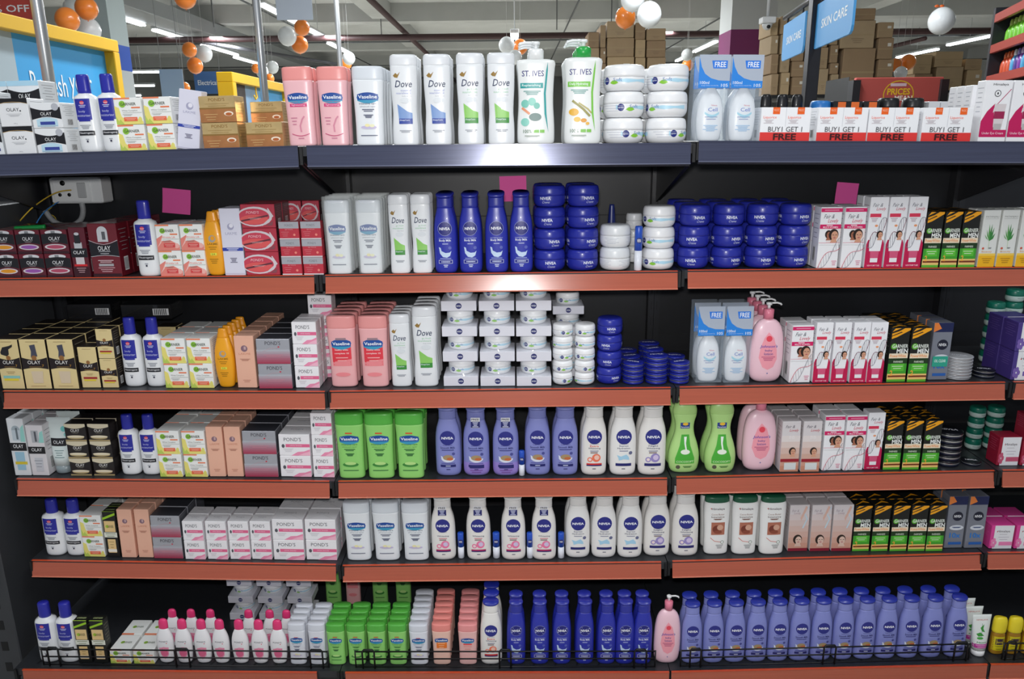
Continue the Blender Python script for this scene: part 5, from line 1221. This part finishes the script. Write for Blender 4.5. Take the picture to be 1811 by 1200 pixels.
# balloons
def balloon(px, py, r, Y, col, label, bow=False, short=False):
    p = at(px, py, Y); z = proj(p)[2]; R = r/FPX*z; e = empty('balloon', p); tag(e, label, 'balloon', 'orange and white balloons')
    rings = []; N = 14
    for i in range(N+1):
        t = math.pi*i/N; rr = R*math.sin(t)*(1 if t < 1.57 else 1); rings.append((-R*1.04*math.cos(t), max(rr, .0006), max(rr, .0006), 2))
    m = MB(); m.loft(rings, M(col, .3, coat=.4), 24); obj('balloon_skin', m, e)
    m = MB(); m.loft([(-R*1.12, R*.07, R*.07, 2), (-R*1.03, R*.02, R*.02, 2)], M(col, .3), 8); m.tube([(0, 0, R), (0, 0, max(R+.05, HC-p.z-.002 if p.z < HC and not short else R+.05))], .002, M('C8C8C8', .6), 4); obj('knot', m, e)
    if bow:
        m = MB()
        for s in (-1, 1): m.loft([(R*1.02, .01, .01, 2), (R*1.1, R*.22, R*.08, 2), (R*1.2, .01, .01, 2)], M('F0702A', .5), 10, cx=-R*.3+s*R*.2)
        obj('ribbon_bow', m, e, None, 'orange ribbon bow')
OR, WB, GB = 'FF8E34', 'EEF2F4', 'CCD0CF'
for px, py, r, Y, c, lb in (
 (119, 35, 20, 5.4, OR, 'orange balloon, lower left of the cluster above the yellow frame'), (153, 15, 19, 5.7, OR, 'orange balloon, upper one of the cluster above the yellow frame'), (156, 53, 21, 6.0, WB, 'white balloon half behind the top of the yellow frame'), (129, 15, 16, 6.5, GB, 'greyish balloon behind the upper orange one at far left'),
 (327, -5, 19, 6.0, OR, 'orange balloon cut off by the top edge'),
 (335, 88, 12.5, 10, OR, 'small orange balloon, top of the hanging trio left of the poles'), (345, 116, 13.5, 10.3, OR, 'small orange balloon, bottom of the hanging trio left of the poles'), (361, 95, 14, 10.65, WB, 'small white balloon in the hanging trio left of the poles'),
 (534, 49, 13.5, 9, OR, 'orange balloon, top of the trio right of the second pole'), (530, 79, 14.5, 9.4, OR, 'orange balloon, bottom of the trio right of the second pole'), (508, 64, 16, 8.8, WB, 'white balloon of the trio right of the second pole'),
 (482, 119, 10.5, 13, GB, 'small grey balloon behind the middle pole foot'), (464, 127, 11, 12.5, WB, 'small white balloon beside the middle pole foot'), (453, 121, 8, 12.0, OR, 'tiny orange balloon left of the middle pole foot'), (477, 139, 8, 11.2, OR, 'tiny orange balloon right of the middle pole foot'),
 (617, 103, 11, 12, WB, 'small white balloon touching the third pole'), (612, 113, 10, 12.5, OR, 'small orange balloon behind the third pole'),
 (896, 80, 14, 10, WB, 'white balloon, left one above the tall green-waved bottles'), (920, 83, 13, 10.3, OR, 'orange balloon just left of the white pump head'), (911, 101, 12, 9.2, WB, 'white balloon under the orange one near the pump head'),
 (1119, -2, 21, 6.5, WB, 'large white balloon cut by the top edge, centre right'), (1106, 31, 18, 6.9, OR, 'orange balloon before the carton pile, centre right'), (1148, 26, 21.5, 6.3, WB, 'large white balloon before the carton pile, centre right'),
 (1215, 97, 10, 12, GB, 'small grey balloon left of the clear packs'), (1216, 115, 10, 12.4, OR, 'small orange balloon left of the clear packs'),
 (1606, 110, 13, 9.5, OR, 'orange balloon below the right lamp'), (1583, 115, 11, 9.4, OR, 'orange balloon touching the right carton pile'), (1593, 129, 11, 9.2, WB, 'white balloon above the red header board'),
 (327, 155, 9, 14, OR, 'small orange balloon left of the hanging pale sheet')):
    balloon(px, py, r, Y, c, lb, False, False)
balloon(1665, 37, 22, 5.5, WB, 'large white balloon with orange ribbon bow', True)
# chrome poles standing behind the top shelf
CH = M('E2E5E7', .3, .75)
for k, (x0, y0, Y, wpx) in enumerate(((80, 100, .95, 20), (460, 80, 2.1, 14), (598, 60, 4.2, 9))):
    p = at(x0, y0, Y); z = proj(p)[2]; R = wpx/FPX*z/2
    e = empty('chrome_pole', (p.x, Y, 0)); tag(e, 'tall '+['wide chrome pole in front of the yellow frame', 'chrome pole left of the pink bottles', 'thin chrome pole behind the pink bottle'][k], 'pole')
    m = MB(); m.tube([(0, 0, 0), (0, 0, HC-.005)], R, CH, 20); obj('tube', m, e)
    m = MB(); m.loft([(0, R*2.6, R*2.6, 2), (.012, R*2.6, R*2.6, 2), (.02, R*1.2, R*1.2, 2)], CH, 20); obj('base_flange', m, e)
# framed header boards running away on the left
YEL = M('E0B01C', .45, noise=.06, nscale=5); CY = M('3AA0DC', .5)
def vboard(X, Y0, Y1, z0, z1, fr, label, panels, text=None, lane=.06):
    e = empty('header_board', (X, (Y0+Y1)/2, z0)); tag(e, label, 'sign board'); L = Y1-Y0; H = z1-z0
    for nm, a in (('frame_bar', (-lane, lane, -L/2, L/2, H-fr, H)), ('frame_bar', (-lane, lane, L/2-fr, L/2, 0, H-fr)), ('frame_bar', (-lane, lane, -L/2, -L/2+fr, 0, H-fr))):
        m = MB(); m.box(*a, YEL, .004); obj(nm, m, e)
    m = MB(); last = -L/2+fr
    for u, hx in panels:
        y = -L/2+fr+(L-2*fr)*u; m.box(-.01, .01, last, y, 0, H-fr, M(hx, .5)); last = y
    if text:
        for st, cy, cz, wy, hz in text:
            vs, tr = textmesh(st); m.add([(.012, cy+x*wy, cz+z*hz) for x, z in vs], tr, INK('F4F8FA'))
    obj('picture_panel', m, e)
    m = MB(); m.tube([(lane*.6, -.15, H-fr), (lane*.6, -.15, H-fr-.05), (lane*.6, -.13, H-fr-.08), (lane*.6, -.17, H-fr-.1), (lane*.6, -.2, H-fr-.07)], .006, YEL); obj('hook', m, e)
    for yy in (-L/2+fr/2, L/2-fr/2): m = MB(); m.tube([(0, yy, -z0), (0, yy, .01)], .02, YEL); obj('support_post', m, e)
Xf = -2.1
def Yat(px, X, py=100):  # distance at which the plane X is seen in column px
    d = ray(px, py); return CAM.y+d.y*(X-CAM.x)/d.x
y1 = Yat(188, Xf, 70); zt = at(188, 72, y1).z; y0 = y1-2.0; ym = (y0+y1)/2
def onX(px, py): d = ray(px, py); q = CAM+d*((Xf-CAM.x)/d.x); return q.y-ym, q.z-(zt-.75)
def wtxt(st, x0, x1, ya, yb): a_, b_ = onX(x0, ya), onX(x1, yb); return (st, (a_[0]+b_[0])/2, (onX((x0+x1)/2, (ya+yb)/2))[1], b_[0]-a_[0], .1)
ub = (onX(22, 100)[0]+1-.06)/1.88
vboard(Xf, y0, y1, zt-.75, zt, .06, 'yellow framed header board with light blue picture panel', [(ub-.1, '9A7A74'), (ub, 'A9B8C0'), (1, '3AA0DC')], [wtxt('Refresh', 50, 114, 146, 152), wtxt('your', 120, 160, 155, 160)])
y1 = Yat(500, Xf, 160); y0 = Yat(396, Xf, 130); zt = at(500, 150, y1).z
vboard(Xf, y0, y1, zt-.6, zt, .07, 'smaller yellow framed header board beside the middle chrome pole', [(.25, '3A2E2C'), (.5, '7A9AB8'), (1, '3AA0DC')])
# flat hanging signs
def hang(x0, x1, y0, y1, Y, col, label, txt=None, shear=0, corner=0, tcol='F4F8FA', yaw=0., cat='sign', name='hanging_sign', tw=.7, th=.3):
    a, b = pix_box(x0, x1, y0, y1, Y); w_, h_ = b.x-a.x, b.z-a.z; c = ((a.x+b.x)/2, Y, (a.z+b.z)/2); w_ /= math.cos(yaw)
    e = empty(name, c); e.rotation_euler = (0, 0, yaw); tag(e, label, cat)
    m = MB(); m.box(-w_/2, w_/2, -.006, .006, -h_/2, h_/2, M(col, .5), .004)
    if txt: Art(m, w_, h_, lambda x, z, ee: (x, -.0062-ee, z-h_/2)).t(txt, 0, .5, tw, th, tcol, .6)
    obj('sign_panel', m, e)
    zt = HC-c[2]-.003
    if zt > h_/2:
        for s in (-.4, .4): m = MB(); m.tube([(s*w_, 0, h_/2-.002), (s*w_, 0, zt)], .004, M('8A8C8E', .5), 5); obj('suspension_cord', m, e)
hang(-38, 57, -4, 35, 2.2, 'C0463C', 'red hanging sign with white percent OFF lettering', '50% OFF', th=.34, tw=.86)
hang(287, 322, 122, 172, 9, 'A8C0D8', 'pale blue hanging sheet left of the white leaning carton')
hang(346, 393, 126, 166, 11, '4E78B4', 'blue hanging sign with white Electricals lettering', 'Electricals', tw=.75, th=.22)
hang(490, 550, -20, 36, 7, 'B4BECC', 'pale grey banner hanging at the top between poles')
# skin care signs on their post
def skin(px0, px1, py, Y0, Y1):
    pass
p = at(1437, 100, 1.15); e = empty('sign_stand', (p.x, 1.15, 0)); tag(e, 'dark steel post with arm carrying two light blue signs', 'sign stand')
K = M('3A3A3E', .35, .6, noise=.2, nscale=30); R = .03; topz = 2.75
m = MB(); m.box(-R/1.3, R/1.3, -R/1.3, R/1.3, 0, topz, K, .003); obj('post', m, e)
yr = Yat(1516, p.x+.18, 40)
SL = M('4FA6E6', .45)
ang = math.atan2(-.95, .25)     # arm runs towards and right of the camera
dirv = Vector((-.13, -.99, 0)).normalized()
def sgn_end(px, py):            # point on the vertical plane of the arm seen at this pixel
    d = ray(px, py); n = Vector((-dirv.y, dirv.x, 0)); t = (Vector((p.x, 1.15, 0))-CAM).dot(n)/d.dot(n); return CAM+d*t
def signpanel(c4, label, nm='sign_panel'):
    P4 = [sgn_end(*q) for q in c4]; A = Vector((p.x, 1.15, 0)); s0 = (P4[0]-A).dot(dirv); s1 = (P4[1]-A).dot(dirv); zt = (P4[0].z+P4[1].z)/2; zb = (P4[2].z+P4[3].z)/2
    w_, h_ = abs(s1-s0), zt-zb; g = empty('category_sign', tuple(A+dirv*(s0+s1)/2+Vector((0, 0, (zt+zb)/2)))); g.rotation_euler = (0, 0, math.atan2(dirv.y, dirv.x)); tag(g, label, 'sign')
    m = MB(); rr = min(w_, h_)*.16; pts = [(-w_/2, h_/2), (-w_/2, -h_/2+rr), (-w_/2+rr*.3, -h_/2+rr*.3), (-w_/2+rr, -h_/2), (w_/2-rr, -h_/2), (w_/2-rr*.3, -h_/2+rr*.3), (w_/2, -h_/2+rr), (w_/2, h_/2)]
    n = len(pts); m.add([(x, y, z) for y in (-.004, .004) for x, z in pts], [tuple(range(n)), tuple(range(2*n-1, n-1, -1))]+[((k+1) % n, k, k+n, (k+1) % n+n) for k in range(n)], SL)
    Art(m, w_, h_, lambda x, z, ee: (x, -.0042-ee, z-h_/2)).t('SKIN CARE', .04, .5, .66, .2, 'F2F8FC', .8); obj('sign_board', m, g)
    for s in (-.35, .35): m = MB(); m.tube([(s*w_, 0, h_/2-.003), (s*w_, 0, h_/2+.03)], .004, M('2A2A2C', .5), 6); obj('hook', m, g)
    return s0, s1, zt
s0, s1, za = signpanel([(1388, 44), (1427, 20), (1427, 88), (1388, 108)], 'light blue SKIN CARE sign left of the dark post')
s2, s3, zb2 = signpanel([(1446, 6), (1516, -32), (1516, 56), (1446, 84)], 'light blue SKIN CARE sign right of the dark post')
m = MB(); zz_ = max(za, zb2)+.03; A0 = dirv*s0+Vector((0, 0, zz_)); A1 = dirv*s3+Vector((0, 0, zz_)); m.tube([A0, A1], .012, K, 8); obj('cross_arm', m, e)
# security camera
p = at(1357, 42, 8.5); e = empty('security_camera', p); tag(e, 'white dome security camera hanging beside the purple column', 'camera'); R = 12/FPX*proj(p)[2]
m = MB(); m.box(-R, R, -R, R, 0, R*.9, PL('E4E6E8'), .01); obj('housing', m, e)
m = MB(); m.loft([(-R*.9*math.cos(t*math.pi/12)+.0, max(R*.75*math.sin(t*math.pi/12), .001), max(R*.75*math.sin(t*math.pi/12), .001), 2) for t in range(7)], PL('D6D8DA'), 18); m.tube([(0, -R*.5, -R*.45), (0, -R*.8, -R*.5)], R*.26, M('141416', .2), 12); obj('dome', m, e)
m = MB(); m.tube([(0, 0, R*.9), (0, 0, HC-p.z-.002)], .02, PL('D6D8DA'), 8); obj('ceiling_stem', m, e)
# cartons piled on far shelving
KR = ['A58C6C', 'AD9676', '9A8062', 'B59C78']
def crate(x0, x1, y0, y1, Y, label, D=.5, hx=None, grp='brown cardboard cartons piled behind', z=None):
    a, b = pix_box(x0, x1, y0, y1, Y); w_, h_ = b.x-a.x, b.z-a.z; m = MB(); c = M(hx or random.choice(KR), .75, noise=.08, nscale=6)
    m.box(-w_/2, w_/2, -D/2, D/2, 0, h_, c, .006); q = Art(m, w_, h_, flat(-D/2)); q.k = 20; q.r(-.5, .46, .5, .5, M('A8916C', .5)); q.r(.1, .6, .34, .76, 'DCD8CC') if random.random() < .4 else q.lines(.0, .2, .34, 3, .4, '6E5840')
    o = obj('cardboard_carton', m, None, ((a.x+b.x)/2, Y+D/2, z if z is not None else a.z)); tag(o, label, 'carton', grp); o['category'] = 'carton'; return o, h_
def pile(name, Y, cols, base_py, D=.5, z0=0):
    # cols: (x0, x1, [y tops from bottom to top])
    bases = []
    for i, (x0, x1, tops) in enumerate(cols):
        yb = base_py; z = z0+.001
        for j, yt in enumerate(tops):
            o_, h_ = crate(x0+.3, x1-.3, yt, yb-.35, Y, 'brown carton, %s, column %s from left of the %s' % (lvl(j, len(tops)) if len(tops) > 1 else 'only one', ORD[i], name), D, z=z); yb = yt; z += h_+.003
def rack(x0, x1, ytop, Y, D, label, col='1C1D20'):
    a = at(x0, ytop, Y); b = at(x1, ytop, Y); e = empty('storage_rack', ((a.x+b.x)/2, Y+D/2, 0)); tag(e, label, 'rack'); w_ = b.x-a.x; K2 = M(col, .5)
    for k in range(5):
        z = a.z*(k+1)/5; m = MB(); m.box(-w_/2, w_/2, -D/2, D/2, z-.04, z-.002, K2); obj('shelf', m, e)
    for sx in (-1, 1):
        for sy in (-1, 1): m = MB(); m.box(sx*w_/2-.03, sx*w_/2+.03, sy*D/2-.03, sy*D/2+.03, 0, a.z-.05, K2); obj('post', m, e)
    return a.z-.002
Y = 8.6
z0 = rack(1355, 1586, 168, Y, 1.3, 'dark rack far behind carrying the big brown carton pile on right')
pile('right pile', Y, [(1362, 1378, [130, 95, 62, 30]), (1379, 1398, [128, 96, 60, 28]), (1399, 1424, [136, 108, 70, 34]), (1425, 1444, [130, 100, 66, 30]), (1445, 1466, [122, 84, 52, 22]), (1467, 1484, [132, 112, 80, 50, 24]), (1485, 1550, [86, 36, 14]), (1551, 1582, [138, 106, 68, 40])], 168, z0=z0)
Y = 9.4
z0 = rack(1038, 1182, 150, Y, .9, 'dark rack behind the stacked white jars carrying brown cartons')
pile('centre pile', Y, [(1040, 1060, [115, 84, 56]), (1061, 1072, [112, 84, 44]), (1073, 1122, [100, 66, 36]), (1123, 1142, [128, 102, 70, 40]), (1143, 1178, [102, 72, 50])], 150, z0=z0)
Y = 11.5
z0 = rack(1612, 1740, 160, Y, .9, 'dark rack far right carrying brown cartons behind the balloons')
pile('far right pile', Y, [(1614, 1650, [130, 96]), (1652, 1705, [118, 90]), (1706, 1738, [124, 104])], 160, z0=z0)
# red header board with yellow writing, and the unit it belongs to
a, b = pix_box(1507, 1668, 136, 190, 4.6); e = empty('promotion_header', ((a.x+b.x)/2, 4.6, a.z)); w_, h_ = b.x-a.x, b.z-a.z; tag(e, 'red header board with yellow ring and PRICES lettering', 'sign board')
m = MB(); m.box(-w_/2, w_/2, -.02, .02, 0, h_, M('B0504A', .45), .005); q = Art(m, w_, h_, flat(-.02)); q.k = 12
q.ln([(.0+.17*math.cos(t*math.pi/12), .42+.46*math.sin(t*math.pi/12)) for t in range(-3, 16)], .012, 'D8B02A'); q.t('PRICES', 0, .52, .26, .22, 'E0B82A', 1.5); q.t('MEAN', .06, .3, .2, .16, 'EFE6DA', 1.2); q.r(-.1, .7, .08, .8, 'D0B8C0'); obj('board', m, e)
for s in (-1, 1): m = MB(); m.box(s*w_/2-.03, s*w_/2+.03, -.05, .05, -a.z, h_-.02, M('202124', .4)); obj('side_post', m, e)
a, b = pix_box(1486, 1503, 136, 300, 4.9); m = MB(); m.box(a.x, b.x, 4.9, 5.4, 0, b.z, M('17181A', .5), .004); o = obj('dark_cabinet', m); tag(o, 'black cabinet edge left of the red header board', 'cabinet')
# far right shelving, its run coming towards the camera
YR = 4.3
a = at(1766, 82, YR); pz = [at(1766, y, YR).z for y in (27, 82, 137)]; TH = math.atan2(-.95, -.30)
e = empty('tall_shelving', (a.x, YR, 0)); e.rotation_euler = (0, 0, TH); tag(e, 'tall black shelving with red rails at the top right corner', 'shelving')
DX = Vector((math.cos(TH), math.sin(TH), 0)); DY = Vector((-math.sin(TH), math.cos(TH), 0))
for x0 in (-.08, 1.1):
    m = MB(); m.box(x0, x0+.06, -.05, .3, 0, at(1755, 12, YR).z, M('22242A', .4), .003); obj('upright', m, e)
m = MB(); m.box(-.02, 1.1, .31, .32, 0, pz[0], M('2A2D30', .5)); obj('back_panel', m, e)
for z in pz+[.35, .8, 1.25]:
    m = MB(); m.box(-.019, 1.099, -.02, .308, z-.02, z, M('2A2C30', .5)); sh = obj('shelf', m, e); m = MB(); m.box(-.019, 1.099, -.05, -.021, z-.05, z+.012, M('9C3A30', .35), .003); obj('price_rail', m, sh)
def sb(x, y, z, W, H, bc, cc, label, grp):
    p_, D_ = body_cap(W, H, W*.9, 2.2, [(0, .9), (.05, 1), (.5, .98), (.65, .7), (.75, .4)], [(.75, .4), (.76, .45), (.92, .42), (1, .3)], bc, cc, None, 14)
    o = empty('spray_bottle', (x, y, z)); o.rotation_euler = (0, 0, TH); tag(o, label, 'bottle', grp)
    for n, mb, lb in p_: obj(n, mb, o)
for k in range(7): sb(*(a+DX*(.05+k*.1)+DY*.06).xy, pz[1]+.001, .085, .185, '6CB82E', 'B8D86A', 'green bottle on upper far right shelf, '+ORD[k]+' from left', 'green bottles at the top right')
for k in range(7):
    c1, c2 = (('C8502E', 'E0703A'), ('C8502E', 'E0703A'), ('C8502E', 'D86030'), ('4A9AC8', 'E4E8EA'), ('4A3A8A', '8A7AC0'), ('7A3A9A', 'C0B0D8'), ('4A9AC8', 'E4E8EA'))[k]
    sb(*(a+DX*(.05+k*.085)+DY*.05).xy, pz[2]+.001, .07, .175, c1, c2, ['orange-red', 'orange-red', 'orange-red', 'light blue', 'navy', 'violet', 'pale blue'][k]+' bottle on lower far right shelf, '+ORD[k]+' from left', 'coloured bottles at the top right')
for o in bpy.data.objects:
    if o.name in ('lotion_bottle.117', 'lotion_bottle.095', 'lotion_bottle.126', 'cream_carton.022'): print('LABEL', o.name, o['label'])
print('OBJS', len(bpy.data.objects), COUNT, sum(COUNT.values()))
